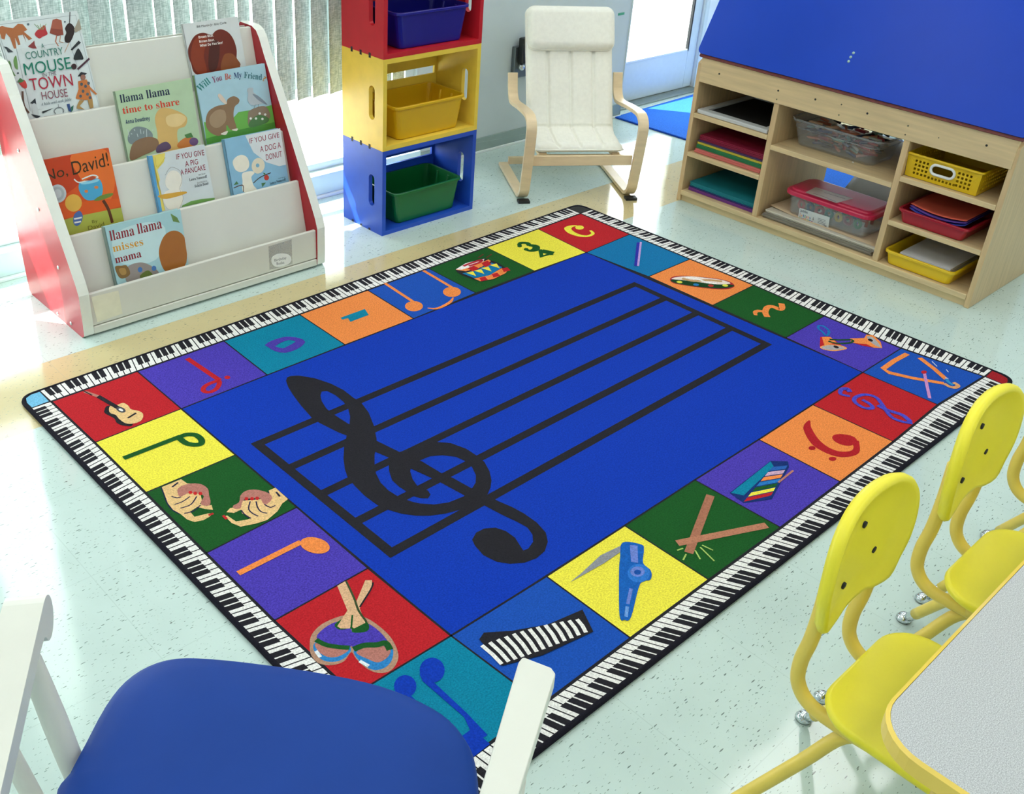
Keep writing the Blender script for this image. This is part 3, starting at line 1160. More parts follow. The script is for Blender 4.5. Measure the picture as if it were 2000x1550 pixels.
def tub(name, col, label, cat, c, size_b, size_t, h, rough=0.3, group=None, ribs=True, rim=0.010, wall=0.003, rot=0.0, m=None, r=0.025, lip=0.007):
    """injection moulded open bin: tapered, rounded, with a rolled rim"""
    m = m or mat('plastic_' + col.lstrip('#'), col, rough=rough, spec=0.5, noise=0.03, nscale=10, bump=0.03, bscale=90)
    t = thing(name, label, cat, c, group)
    b = MB()
    C3 = Vector(c)
    M = Matrix.Rotation(rot, 3, 'Z')

    def ring(w, d_, rr, z):
        return [C3 + M @ Vector((p.x, p.y, z)) for p in rrect(w, d_, rr)]
    (wb, db), (wt, dt) = size_b, size_t
    rings = [ring(wb - 0.02, db - 0.02, r * .7, 0), ring(wb - .004, db - .004, r * .8, 0.002), ring(wb, db, r * .85, 0.008), ring(wt - .002, dt - .002, r, h - rim), ring(wt, dt, r, h - rim - .001), ring(wt + 2 * lip, dt + 2 * lip, r + lip, h - rim), ring(wt + 2 * lip, dt + 2 * lip, r + lip, h - .002), ring(wt + 2 * lip - .004, dt + 2 * lip - .004, r + lip - .002, h), ring(wt - 2 * wall, dt - 2 * wall, r - wall / 2, h), ring(wb - 2 * wall, db - 2 * wall, r * .8, 0.01), ring(wb - .03, db - .03, r * .6, 0.006)]
    b.loops(rings, m, smooth=False)
    if ribs:
        for s in (-1, 1):
            for k in (-0.16, 0.16):
                p = [C3 + M @ Vector((s * (wb / 2 - .004), k * db, 0.02)), C3 + M @ Vector((s * (wt / 2 - .006), k * dt, h - .014))]
                b.tube(p, 0.006, m, n=8)
    b.build('tub', t, bevel=0.0015)
    return t, m


for z, col, label in ((0.018, '#0b6b33', 'green plastic bin inside the blue crate'), (0.3675, '#dcb015', 'yellow plastic bin inside the yellow crate'), (0.717, '#131585', 'dark blue plastic bin inside the red crate at the top of the stack')):
    tub('storage_bin', col, label, 'bin', (0.602, 1.33, z), (0.315, 0.195), (0.358, 0.215), 0.135, group='plastic bins in the crates')

# ================================================================== BOOK DISPLAY RACK
BX0, BX1 = -0.938, 0.004
TP = 0.034
lam = mat('white_laminate', '#dcdcd2', rough=0.34, noise=0.02, nscale=9, bump=0.02, bscale=40)
redl = mat('red_laminate', '#b3242f', rough=0.32, spec=0.4, noise=0.03, nscale=9)
edge_w = mat('white_edge_band', '#e6e9e0', rough=0.3, noise=0.03, nscale=14)
rack = thing('book_display_rack', 'red and white sloping book display rack with five ledges under the window blinds', 'bookrack', ((BX0 + BX1) / 2, 1.3, 0))
prof = [(1.14, 0.0), (1.123, 0.012), (1.120, 0.06), (1.118, 0.155), (1.130, 0.19), (1.155, 0.24), (1.28, 0.475), (1.415, 0.715), (1.445, 0.775), (1.462, 0.797), (1.49, 0.808), (1.565, 0.808), (1.572, 0.80), (1.56, 0.30), (1.545, 0.01), (1.53, 0.0)]
for x in (BX0, BX1 - TP):
    b = MB()
    b.prism([[(x, y, z) for y, z in prof]], (TP, 0, 0), redl, edge_w)
    sp = b.build('side_panel', rack)
    if x == BX0:
        for q in ((36, 294), (75, 409), (114, 522), (113, 612), (139, 631)):
            p = onX(q, BX0)
            s = MB()
            s.tube([p + Vector((-0.0025, 0, 0)), p + Vector((0.003, 0, 0))], 0.006, mat('screw_chrome', '#d8dcdc', rough=0.2, metal=1.0), n=10)
            s.build('screw', sp)
KX0, KX1 = BX0 + TP, BX1 - TP
SL = 0.22
tops = [(1.495, 0.803), (1.412, 0.632), (1.318, 0.470), (1.228, 0.308)]
PT = 0.014
for k, (y, z) in enumerate(tops):
    zb = tops[k + 1][1] - 0.06 if k < 3 else 0.03
    yb = y - SL * (z - zb)
    b = MB()
    b.prism([[(KX0, y, z), (KX0, y + PT, z), (KX0, yb + PT, zb), (KX0, yb, zb)]], (KX1 - KX0, 0, 0), lam)
    b.build('display_panel', rack, bevel=0.002)
    b = MB()                                      # the ledge that carries the books in front of this panel
    zl = zb + 0.012
    yl0 = (tops[k + 1][0] + PT - SL * (tops[k + 1][1] - zl)) if k < 3 else 1.142
    b.box((KX0, yl0, zb), (KX1, yb + 0.004, zl), lam)
    b.build('ledge', rack)
b = MB()
b.box((KX0, 1.127, 0.037), (KX1, 1.141, 0.148), lam)
b.build('front_panel', rack, bevel=0.002)
b = MB()
b.box((KX0, 1.124, 0.008), (KX1, 1.53, 0.034), lam)
b.build('base_panel', rack, bevel=0.003)
b = MB()
b.box((KX0, 1.535, 0.05), (KX1, 1.541, 0.80), lam)
b.build('back_panel', rack)
# labels taped on the front board
YF = 1.1266
b = MB()
pk = clear_mat('clear_pocket', (0.93, 0.93, 0.92, 1), (0.8, 0.8, 0.78, 1), 0.15, 0.25)
pts = [onY(q, YF) for q in ((524.5, 481), (569.5, 467), (571, 515), (526.5, 526.5))]
b.prism([pts], (0, -0.0006, 0), pk)
b.build('label_pocket', rack)
T = Art((0, YF - 0.0008, 0), (0, 1, 0)).frame(340, 280, .19351)
T.poly('#eef0ee', [(980, 1170), (1000, 1135), (1060, 1110), (1140, 1115), (1180, 1150), (1172, 1200), (1110, 1235), (1030, 1245), (990, 1215)], True)
T.text('#3d4250', 'Birthday', (1014, 1192), (1134, 1164), (-3, -26))
T.text('#3d4250', 'Books', (1036, 1226), (1112, 1212), (-3, -26))
T.build('name_label', rack)
b = MB()
b.prism([[onY(q, YF) for q in ((178, 580), (231, 567), (239, 612), (190, 629))]], (0, -0.0008, 0), mat('old_tape', '#e9e6cf', rough=0.3, noise=0.05, nscale=30))
b.build('blank_label', rack)

# ================================================================== PICTURE BOOKS
paper = mat('book_pages', '#e9e4d2', rough=0.8, noise=0.06, nscale=120, stretch=(1, 1, 8))
NB = Vector((0, -1, SL)).normalized()


def book(row, corners, thick, cover, label, spine=None, extra=0.04, pages_side=False):
    """hardback leaning on display panel `row`; corners TL TR BR BL traced at the front cover; runs on behind the ledge below"""
    y, z = tops[row]
    P0 = Vector((0, y, z)) + NB * (thick + 0.0006)
    tl, tr, br, bl = (on(q, P0, NB) for q in corners)
    dn = Vector((0, -SL, -1)).normalized()
    br = br + dn * extra
    bl = bl + dn * extra
    c = (tl + tr + br + bl) / 4
    t = thing('picture_book', label, 'book', (c.x, c.y, c.z), 'picture books on the display rack')
    back = -NB * thick
    bd = min(0.002, thick * .3)
    cov = MB()
    m = ink(cover)
    cov.prism([[tl, tr, br, bl]], -NB * bd, m)
    cov.prism([[p + back for p in (tl, tr, br, bl)]], NB * bd, m)
    s_in = (tr - tl).normalized() * 0.003
    cov.prism([[tl, tl + s_in, bl + s_in, bl]], back, ink(spine) if spine else m)
    co = cov.build('cover', t)
    pg = MB()
    i_ = (tr - tl).normalized() * 0.004
    v_ = (bl - tl).normalized() * 0.004
    q = [tl + v_ + i_ * .6, tr + v_ - i_, br - v_ - i_, bl - v_ + i_ * .6]
    pg.prism([[p - NB * bd for p in q]], -NB * (thick - 2 * bd), paper)
    pg.build('page_block', t)
    ar = Art(P0, NB)
    ar.clip = [tl, tr, br, bl]
    return t, ar


K = 0.19351
# --- white cover with green and red serif lettering
t, a = book(0, [(-14, 43.5), (150.5, 21), (195, 208), (48, 236)], 0.012, '#d9e2e2', 'white picture book with tall green and crimson title lettering, top left of the rack', spine='#c8cfcf')
a.frame(0, 0, K)
for ln in ([(-40, 252), (762, 152), (1000, 1080)], [(165, 500), (700, 420), (905, 1060)], [(165, 500), (305, 1120)], [(-10, 330), (250, 1200)]):
    a.line('#8b979b', 0.0008, ln)
a.poly('#d4dcdc', [(170, 495), (700, 425), (895, 1060), (310, 1110)])
a.poly('#b26a3e', [(-60, 290), (20, 262), (70, 275), (130, 285), (180, 240), (230, 245), (275, 300), (240, 320), (325, 390), (290, 405), (240, 350), (265, 430), (230, 350), (180, 360), (205, 450), (185, 455), (150, 380), (165, 490), (140, 490), (100, 380), (60, 335), (45, 400), (15, 390), (0, 340)])
a.poly('#b8333a', [(350, 350), (370, 310), (400, 290), (450, 255), (465, 300), (478, 345), (430, 370), (395, 388)], True)
for k in range(5):
    a.line('#7a9a5a', 0.0015, [(400 + k * 8, 300), (345 + k * 30, 240 + (k % 2) * 12)])
a.poly('#a85a45', [(530, 200), (570, 188), (620, 205), (640, 350), (580, 362), (500, 335)])
a.poly('#8e4334', [(512, 285), (630, 300), (640, 352), (580, 362), (500, 335)])
a.line('#b96a4a', 0.003, [(570, 360), (560, 420), (588, 465)])
a.line('#c08050', 0.002, [(610, 360), (600, 420), (640, 430)])
a.poly('#2b1c1c', [(690, 235), (730, 250), (752, 300), (735, 370), (700, 430), (660, 425), (650, 380), (668, 330), (655, 285)], True)
a.line('#241818', 0.0022, [(700, 250), (705, 120)])
a.poly('#a49a88', [(745, 300), (805, 165), (830, 290), (760, 330)])
a.line('#c99a70', 0.0018, [(695, 430), (650, 530)])
a.blob('#5b6a72', (283, 245), 12, 12)
a.blob('#5b6a72', (653, 220), 10, 10)
a.poly('#8c3a3a', [(280, 470), (345, 410), (350, 450), (370, 490), (330, 490)])
a.poly('#3a4148', [(35, 470), (70, 475), (135, 525), (80, 530), (65, 500)])
a.poly('#5d8a4a', [(85, 610), (110, 640), (120, 700), (155, 765), (110, 740), (85, 670)], True)
a.poly('#6f9a56', [(160, 560), (175, 640), (178, 700), (150, 680), (135, 610)], True)
a.blob('#5b6a72', (180, 737), 10, 10)
a.poly('#c53a36', [(185, 820), (240, 805), (268, 850), (265, 890), (225, 880)], True)
a.poly('#4a7a44', [(170, 830), (200, 785), (245, 815), (210, 835)])
a.line('#8c4038', 0.006, [(130, 800), (165, 930), (210, 1080)], True)
a.line('#6a4a3a', 0.006, [(225, 920), (240, 1060), (290, 1140)], True)
a.line('#3d3a3a', 0.003, [(225, 1000), (250, 1140)])
a.poly('#20242c', [(300, 1040), (355, 990), (365, 1060), (330, 1050)])
a.poly('#c9d0d2', [(320, 1060), (360, 1050), (390, 1150), (340, 1170)], True)
a.poly('#20242c', [(310, 1150), (410, 1170), (370, 1198)])
a.poly('#2a2e34', [(420, 1125), (540, 1090), (430, 1145)])
a.line('#7a8084', 0.003, [(560, 1150), (545, 1120), (570, 1090), (610, 1085), (640, 1110), (635, 1135)], True)
a.line('#7a8084', 0.002, [(590, 1085), (585, 1050)])
a.line('#8e6a5c', 0.002, [(440, 1180), (620, 1150)])
a.poly('#27467e', [(670, 1050), (700, 1045), (720, 1130), (690, 1120)])
a.poly('#2c6a5a', [(715, 1080), (740, 1060), (735, 1110), (715, 1130)])
a.poly('#25282c', [(710, 500), (790, 410), (815, 430), (740, 495), (725, 510)])
a.poly('#23282c', [(740, 595), (775, 500), (800, 500), (840, 590), (800, 602)], True)
a.line('#4a2838', 0.006, [(780, 700), (900, 590)])
a.blob('#3a2026', (743, 672), 28, 30)
a.poly('#2c2c34', [(780, 770), (815, 725), (875, 740), (840, 770)])
a.poly('#c9753a', [(785, 820), (870, 800), (910, 880), (980, 950), (960, 955), (900, 900), (930, 1000), (860, 1010), (780, 1000), (760, 990), (790, 900)])
a.blob('#9a6a5a', (835, 780), 26, 28)
for x, y in ((820, 850), (860, 870), (835, 920), (880, 950), (810, 970), (890, 840), (905, 985)):
    a.blob('#4a5560', (x, y), 14, 16)
a.poly('#b08a50', [(800, 1010), (850, 1010), (800, 1070), (850, 1105), (770, 1095), (780, 1050)])
a.poly('#b08a50', [(880, 1005), (930, 1000), (940, 1085), (905, 1095)])
GRE, CRI = '#0f7a62', '#b0203c'
a.text('#3f7f72', 'A', (418, 488), (448, 484), (-12, -48), None)
a.text('#3f7f72', 'COUNTRY', (262, 600), (640, 545), (-15, -72), None)
a.text(GRE, 'MOUSE', (252, 760), (722, 690), (-24, -118), None)
a.text('#7a6a78', 'IN THE', (430, 775), (568, 755), (-8, -38), None)
a.text(CRI, 'TOWN', (310, 915), (738, 862), (-24, -120), None)
a.text('#8a4a5a', 'HOUSE', (425, 1008), (684, 972), (-15, -80), None)
a.text('#6a7a80', 'A hide-and-seek fable', (410, 1068), (720, 1012), (-6, -28), 'bi')
a.build('cover_print', t)
# --- white cover with a dark brown heart-like patch
t, a = book(0, [(355, 47.5), (464, 32), (481, 129), (378, 163)], 0.010, '#d5dad8', 'white picture book with a dark red-brown patch, top right of the rack', extra=0.09)
a.frame(340, 0, K)
a.poly('#6e2310', [(140, 520), (160, 440), (210, 360), (290, 330), (375, 350), (420, 310), (480, 296), (550, 330), (600, 400), (630, 500), (632, 600), (665, 670), (640, 760), (250, 760), (170, 640)], True)
a.poly('#8a3414', [(190, 430), (260, 360), (330, 380), (300, 560), (330, 720), (240, 735), (170, 600)], True)
a.poly('#4b170d', [(360, 460), (420, 400), (460, 480), (430, 690), (350, 700)], True)
a.poly('#8a4a20', [(500, 560), (580, 540), (640, 600), (660, 670), (480, 720)], True)
a.text('#2b2d30', 'Bill Martin Jr', (230, 280), (388, 258), (-3, -22))
a.text('#2b2d30', 'Eric Carle', (408, 256), (528, 238), (-3, -22))
a.text('#f2ece4', 'Brown Bear,', (248, 388), (400, 368), (-4, -24), 'sb')
a.text('#f2ece4', 'Brown Bear,', (255, 432), (408, 412), (-4, -24), 'sb')
a.text('#f2ece4', 'What Do You See?', (262, 474), (492, 440), (-4, -24), 'sb')
a.build('cover_print', t)
# --- pale green cover, navy and red lettering
t, a = book(1, [(223, 179), (373, 152.5), (391, 281), (250, 314)], 0.012, '#b4cda8', 'pale green picture book with navy and red lettering, left on the second ledge', spine='#9ab49a')
a.frame(0, 0, .43871)
a.text('#1d2748', 'llama llama', (536, 458), (757, 420), (-6, -36), 'bs')
a.text('#d8432a', 'time to share', (548, 507), (800, 466), (-6, -30), 'bs')
a.text('#27406a', 'Anna Dewdney', (560, 552), (668, 534), (-3, -17), 'sb')
a.poly('#d7b06a', [(700, 590), (690, 520), (720, 480), (780, 490), (830, 520), (825, 560), (790, 580), (800, 650), (860, 655), (720, 690)], True)
a.poly('#e6c98c', [(740, 520), (790, 505), (828, 525), (800, 560), (750, 560)], True)
a.poly('#7d8a8c', [(580, 640), (570, 600), (600, 565), (650, 570), (680, 600), (660, 640)], True)
for k in range(9):
    a.line('#c6d0d0', 0.0022, [(575 + k * 13, 610 - (k % 3) * 14), (568 + k * 14, 575 + (k % 2) * 20)])
a.poly('#8a6a50', [(590, 640), (650, 610), (700, 620), (700, 660), (640, 690), (580, 712)], True)
a.poly('#5f4a6a', [(700, 650), (740, 630), (760, 660), (700, 680)], True)
a.poly('#c8793a', [(790, 640), (830, 610), (870, 625), (860, 655), (800, 660)], True)
a.blob('#6a4a78', (862, 630), 20, 18)
a.poly('#4a7a44', [(820, 600), (850, 590), (860, 610), (830, 615)])
a.build('cover_print', t)
# --- sky blue cover with a brown and a grey animal shape on grass
t, a = book(1, [(378.7, 147.5), (516.5, 123.5), (538.5, 250), (402, 282)], 0.014, '#a9ccd8', 'pale blue picture book with curved multicoloured title above green grass', spine='#7fa36a')
a.frame(340, 0, K)
a.poly('#6cb04c', [(300, 1230), (420, 1260), (560, 1230), (650, 1130), (780, 1110), (900, 1080), (985, 1060), (1028, 1290), (330, 1460)])
a.poly('#4d8f3a', [(320, 1400), (560, 1330), (1020, 1230), (1028, 1290), (335, 1460)])
a.text('#2b7f7a', 'Will', (262, 930), (372, 835), (-42, -58), 'bs')
a.text('#8a3f6a', 'You', (392, 838), (487, 808), (-14, -62), 'bs')
a.text('#c4573a', 'Be', (515, 806), (578, 795), (-8, -62), 'bs')
a.text('#28406e', 'My', (602, 795), (682, 782), (-2, -60), 'bs')
a.text('#2f6a72', 'Friend', (705, 785), (885, 808), (2, -62), 'bs')
a.text('#c4873a', '?', (888, 815), (918, 822), (16, -46), 'bs')
a.poly('#8d6f52', [(320, 1200), (350, 1120), (430, 1070), (520, 1050), (540, 1000), (600, 970), (655, 1000), (650, 1040), (610, 1080), (600, 1180), (630, 1300), (570, 1310), (530, 1260), (520, 1330), (450, 1370), (370, 1340), (325, 1280)], True)
a.poly('#a58a6c', [(360, 1180), (430, 1110), (510, 1120), (520, 1220), (440, 1290), (370, 1260)], True)
a.poly('#d9c7b6', [(440, 960), (470, 950), (530, 1030), (515, 1050), (465, 1010)], True)
a.poly('#e8e0d2', [(470, 1350), (540, 1320), (520, 1360)], True)
a.poly('#e8e0d2', [(580, 1310), (640, 1295), (630, 1320)], True)
a.poly('#8c7a66', [(745, 1150), (770, 1110), (880, 1070), (940, 1090), (970, 1180), (900, 1230), (760, 1280)], True)
a.poly('#4f7a48', [(760, 1230), (850, 1160), (950, 1190), (930, 1240), (770, 1285)], True)
for x, y in ((772, 1195), (825, 1195), (862, 1145), (918, 1155), (890, 1200)):
    a.blob('#e8ece4', (x, y), 12, 12)
a.poly('#b5bec2', [(735, 905), (760, 885), (795, 890), (800, 930), (850, 970), (920, 1030), (860, 1050), (780, 1060), (740, 1010), (745, 950)], True)
a.poly('#7d8a96', [(790, 950), (850, 970), (940, 1055), (860, 1020)], True)
a.line('#6a5a4a', 0.0012, [(820, 1055), (800, 1100)])
a.line('#6a5a4a', 0.0012, [(850, 1050), (845, 1090)])
a.build('cover_print', t)
# --- orange cover
t, a = book(2, [(77, 314), (212, 288.5), (242, 432.5), (127, 465)], 0.010, '#d7531d', 'orange picture book with a blue fish bowl and a silver medal sticker')
a.frame(0, 280, .25797)
a.poly('#c23c14', [(300, 150), (560, 95), (600, 300), (360, 420)], True)
a.poly('#e8702a', [(540, 90), (800, 50), (870, 300), (780, 480), (600, 250)], True)
a.poly('#e05a1a', [(420, 470), (640, 440), (900, 420), (900, 480), (470, 570)], True)
a.poly('#a9b04a', [(447, 588), (560, 556), (915, 484), (940, 585), (495, 716)])
a.blob('#c2cbcd', (436, 380), 66, 70)
a.blob('#aab4b8', (436, 380), 50, 54)
a.blob('#c2cbcd', (436, 380), 30, 34)
a.poly('#4aa5cf', [(600, 300), (640, 285), (740, 265), (775, 320), (770, 390), (720, 425), (650, 425), (600, 360)], True)
a.poly('#8fd0e4', [(610, 300), (680, 285), (745, 268), (735, 290), (640, 310)], True)
a.line('#d9e2e0', 0.004, [(560, 270), (600, 295), (690, 270), (740, 255), (700, 240), (620, 270)], True)
a.poly('#b5482a', [(640, 282), (700, 245), (730, 262), (690, 280)])
a.blob('#e08040', (652, 362), 14, 11)
a.blob('#e08040', (728, 332), 16, 11)
a.poly('#6f8a3a', [(710, 432), (760, 395), (850, 375), (840, 400), (760, 430)], True)
a.line('#5a2f1a', 0.010, [(780, 430), (820, 500), (850, 600)], True)
# round striped toy in place of the printed figure
a.blob('#e0b04a', (555, 450), 64, 66)
a.poly('#4a6aa8', [(555, 600), (560, 540), (600, 510), (625, 545), (612, 600), (580, 625)], True)
a.line('#e6e6e0', 0.005, [(560, 572), (618, 560)])
a.line('#e6e6e0', 0.005, [(562, 600), (612, 590)])
a.text('#3a2a14', 'No,', (348, 288), (516, 238), (-18, -78))
a.text('#3a2a14', 'David!', (553, 240), (826, 166), (-18, -100))
a.text('#6a6a2a', 'By', (698, 604), (740, 594), (-5, -22))
a.text('#6a6a2a', 'David', (668, 658), (790, 624), (-6, -32))
a.build('cover_print', t)
# --- white cover, blue spine
t, a = book(2, [(290, 305), (399, 282), (419.5, 388), (311.5, 415)], 0.016, '#d3dbdc', 'white picture book with a blue spine and yellow curtain, middle of the third ledge', spine='#5aa2d4')
a.frame(0, 0, .43871)
a.poly('#5aa2d4', [(655, 697), (678, 690), (724, 940), (706, 946)])
a.poly('#e6d468', [(678, 692), (735, 680), (730, 720), (700, 755), (712, 800), (700, 830), (735, 935), (722, 940)])
a.line('#c9b23e', 0.0015, [(690, 700), (700, 745), (735, 700)], True)
a.poly('#ece6d8', [(738, 790), (760, 760), (792, 765), (810, 800), (800, 840), (770, 850), (740, 830)], True)
a.poly('#ece6d8', [(740, 850), (800, 840), (815, 880), (800, 925), (750, 930), (725, 890)], True)
a.line('#8a8a86', 0.0010, [(735, 780), (760, 745), (800, 760), (810, 800), (800, 840), (815, 880), (800, 925)], True)
a.poly('#d8a43c', [(705, 870), (815, 852), (825, 862), (740, 885)], True)
a.poly('#6fa050', [(810, 915), (850, 895), (900, 885), (955, 880), (956, 888), (808, 922)])
RB = '#9a2340'
a.text(RB, 'IF YOU GIVE', (786, 710), (910, 690), (-3, -24))
a.text(RB, 'A PIG', (825, 742), (882, 730), (-3, -24))
a.text(RB, 'A PANCAKE', (805, 780), (915, 755), (-3, -24))
a.text('#5f6468', 'WRITTEN BY', (883, 782), (915, 775), (-1, -6))
a.text('#5f6468', 'Laura Numeroff', (843, 806), (922, 790), (-2, -12), 'bs')
a.text('#5f6468', 'ILLUSTRATED BY', (878, 817), (922, 808), (-1, -6))
a.text('#5f6468', 'Felicia Bond', (867, 835), (928, 820), (-2, -12), 'bs')
a.build('cover_print', t)
# --- light blue cover
t, a = book(2, [(437, 273), (547, 250.5), (564, 351), (455, 380.5)], 0.018, '#8dbdd8', 'light blue picture book with a white patch behind its red title', spine='#6fa6c6')
a.frame(340, 280, K)
a.poly('#dde3e4', [(712, -90), (1075, -155), (1165, 205), (1060, 230), (930, 190), (800, 90)], False)
a.poly('#f0ead8', [(590, 190), (620, 140), (680, 115), (735, 140), (758, 200), (750, 245), (715, 280), (660, 288), (615, 260)], True)
a.poly('#f0ead8', [(690, 300), (780, 280), (810, 300), (780, 340), (800, 420), (830, 470), (700, 490), (690, 380)], True)
a.blob('#e6dcc2', (848, 225), 66, 80, 10)
a.blob('#7fb2cc', (842, 222), 18, 20)
a.line('#5a3a2a', 0.003, [(600, 450), (690, 420), (700, 490)], True)
a.line('#4a3a2a', 0.003, [(800, 400), (870, 340), (975, 295)], True)
a.blob('#c43a2a', (932, 345), 25, 27)
a.poly('#4a7a4a', [(895, 295), (920, 300), (915, 320)])
a.poly('#4a7a4a', [(880, 400), (925, 395), (890, 440)])
a.poly('#4a7a4a', [(600, 420), (630, 380), (650, 410)])
a.text(RB, 'IF YOU GIVE', (762, 2), (1062, -62), (-6, -52))
a.text(RB, 'A DOG A', (870, 88), (1078, 42), (-6, -58))
a.text(RB, 'DONUT', (928, 170), (1088, 132), (-6, -58))
a.text('#3f5866', 'WRITTEN BY', (1050, 358), (1124, 344), (-2, -10))
a.text('#3f5866', 'Laura Numeroff', (968, 415), (1128, 372), (-5, -24), 'bs')
a.build('cover_print', t)
# --- blue-green cover, dark red lettering
t, a = book(3, [(203, 444), (352, 408), (367, 517), (228, 557)], 0.022, '#a8d0d6', 'blue-green picture book with dark red lettering standing in the bottom ledge', spine='#8aa8a0')
a.frame(0, 280, .25797)
a.poly('#c6e2e4', [(860, 700), (1080, 600), (1250, 640), (1180, 880), (900, 900)], True)
a.poly('#9a8f8a', [(960, 940), (1060, 900), (1150, 930), (1200, 990), (1060, 1040), (960, 1050)], True)
a.blob('#4a7ab8', (1060, 955), 18, 20)
a.blob('#4a7ab8', (1165, 945), 18, 20)
a.poly('#8a6a3a', [(870, 935), (920, 925), (960, 925), (985, 985), (940, 1020), (900, 1010)], True)
a.poly('#b08a4a', [(900, 950), (945, 945), (955, 985), (920, 995)], True)
a.poly('#6a7a3a', [(1060, 1000), (1120, 960), (1160, 1010), (1080, 1030)], True)
a.poly('#a8682c', [(1205, 790), (1250, 690), (1330, 660), (1400, 720), (1410, 900), (1330, 975), (1250, 965), (1210, 880)], True)
a.poly('#6a8a4a', [(1290, 530), (1340, 560), (1360, 600), (1310, 590)])
a.text('#8e1f30', 'llama llama', (836, 738), (1228, 640), (-14, -76), 'bs')
a.text('#d99a34', 'misses', (858, 822), (1086, 768), (-12, -56), 'bs')
a.text('#8e1f30', 'mama', (876, 908), (1072, 858), (-12, -56), 'bs')
a.build('cover_print', t)

# ================================================================== STORAGE CABINET WITH SLOPING BOARD
ply = mat('birch_plywood', '#d6bd90', rough=0.42, noise=0.10, nscale=14, bump=0.04, bscale=80, stretch=(5, 0.35, 5))
plyv = mat('birch_plywood_upright', '#d0b285', rough=0.42, noise=0.10, nscale=14, bump=0.04, bscale=80, stretch=(5, 5, 0.35))
FX, BX = 1.675, 2.215
CYL, CYR = 0.75, -0.598
cab = thing('storage_cabinet', 'birch plywood cubby cabinet with a big sloping blue board on top', 'cabinet', (1.95, 0.08, 0))
PTH = 0.02
for y in (CYL - PTH, CYR):
    b = MB()
    b.prism([[(FX, y, 0), (BX, y, 0), (BX, y, 0.62), (FX + 0.02, y, 0.625), (FX, y, 0.612)]], (0, PTH, 0), plyv)
    b.build('side_panel', cab, bevel=0.0025)
D1, D2 = 0.338, -0.218
for y in (D1, D2):
    b = MB()
    b.box((FX + 0.001, y, 0.052), (BX - 0.01, y + 0.024, 0.60), plyv)
    b.build('divider', cab, bevel=0.002)
b = MB()
b.box((FX - 0.004, CYR + PTH, 0.03), (BX - 0.01, CYL - PTH, 0.052), ply)
b.build('bottom_shelf', cab, bevel=0.0025)
b = MB()
b.box((FX + 0.012, CYR + PTH, 0.0), (FX + 0.03, CYL - PTH, 0.03), ply)
b.build('kick_board', cab)
for y0, y1, z in ((D1 + .024, CYL - PTH, 0.402), (D1 + .024, CYL - PTH, 0.229), (CYR + PTH, D2, 0.402), (CYR + PTH, D2, 0.228), (D2 + .024, D1, 0.368)):
    b = MB()
    b.box((FX - 0.001, y0, z - 0.02), (BX - 0.01, y1, z), ply)
    b.build('shelf', cab, bevel=0.002)
b = MB()
b.box((FX - 0.004, CYR + 0.01, 0.536), (FX + 0.014, CYL - 0.018, 0.64), ply)
ap = b.build('apron_board', cab, bevel=0.003)
for q, r_ in (((1404.8, 144.2), .0038), ((1520, 177), .004), ((1517, 194), .003), ((1592.5, 194), .0042), ((1643.6, 204), .003), ((1638.5, 224.5), .003), ((1694, 221.5), .0042), ((1773.6, 245.5), .0035), ((1768, 263), .003), ((1927, 284), .0042), ((1833.5, 269), .002)):
    p = onX(q, FX - 0.004)
    b = MB()
    b.tube([p + Vector((-0.0008, 0, 0)), p + Vector((0.001, 0, 0))], r_, dark_m if r_ > .0037 else mat('old_screw', '#6e6a58', rough=0.5, metal=0.5), n=10)
    b.build('screw_hole', ap)
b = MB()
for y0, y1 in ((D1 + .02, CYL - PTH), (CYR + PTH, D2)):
    b.box((BX - 0.012, y0, 0.03), (BX - 0.004, y1, 0.60), mat('shadowed_backing', '#3a3530', rough=0.9, noise=0.1))  # dark colour stands in for the deep shade of the outer cubbies
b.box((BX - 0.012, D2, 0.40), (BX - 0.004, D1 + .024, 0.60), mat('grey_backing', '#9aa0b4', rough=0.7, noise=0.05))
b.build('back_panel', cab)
b = MB()
b.box((FX + 0.014, CYR + PTH, 0.60), (BX, CYL - PTH, 0.615), ply)
b.build('top_panel', cab)
# the sloping board and its backing easel
P0 = Vector((1.664, 0, 0.652))
dirv = (onY((1413, 0), 0.75) - onY((1367, 106), 0.75))
dirv.y = 0
dirv.normalize()
nrm = Vector((-dirv.z, 0, dirv.x))
blueb = mat('blue_board_laminate', '#0f3fb2', rough=0.34, spec=0.22, noise=0.05, nscale=3, bump=0.02, bscale=400)
LB = 0.78


def bp(y, s):
    return P0 + dirv * s + Vector((0, y, 0))


ol = []
rr = 0.022
yl, yr = 0.752, -0.612
for cy, cs, a0 in ((yl - rr, rr, 180), (yl - rr, LB - rr, 90), (yr + rr, LB - rr, 0), (yr + rr, rr, 270)):
    for k in range(6):
        an = math.radians({180: 270 - 18 * k, 90: 180 - 18 * k, 0: 90 - 18 * k, 270: 0 - 18 * k}[a0])
        ol.append(bp(cy - rr * math.cos(an), cs + rr * math.sin(an)))
b = MB()
b.prism([ol], nrm * 0.008, blueb)
pb = b.build('sloping_board', cab)
b = MB()
ol2 = [bp(y, s) - nrm * 0.0006 for y, s in ((yl - .012, -.010), (yl - .012, LB - .01), (yr + .012, LB - .01), (yr + .012, -.010))]
b.prism([[p - nrm * 0.009 for p in ol2]], nrm * 0.009, mat('red_brown_edge', '#6d2320', rough=0.5, noise=0.25, nscale=60))
b.build('board_backing', cab)
for y in (CYL - 0.05, CYR + 0.03):
    b = MB()
    top = bp(y, LB)
    b.prism([[(1.70, y, 0.615), (BX, y, 0.615), (2.05, y, top.z - 0.02), (2.03, y, top.z - 0.02)]], (0, 0.018, 0), plyv)
    b.build('easel_frame', cab)
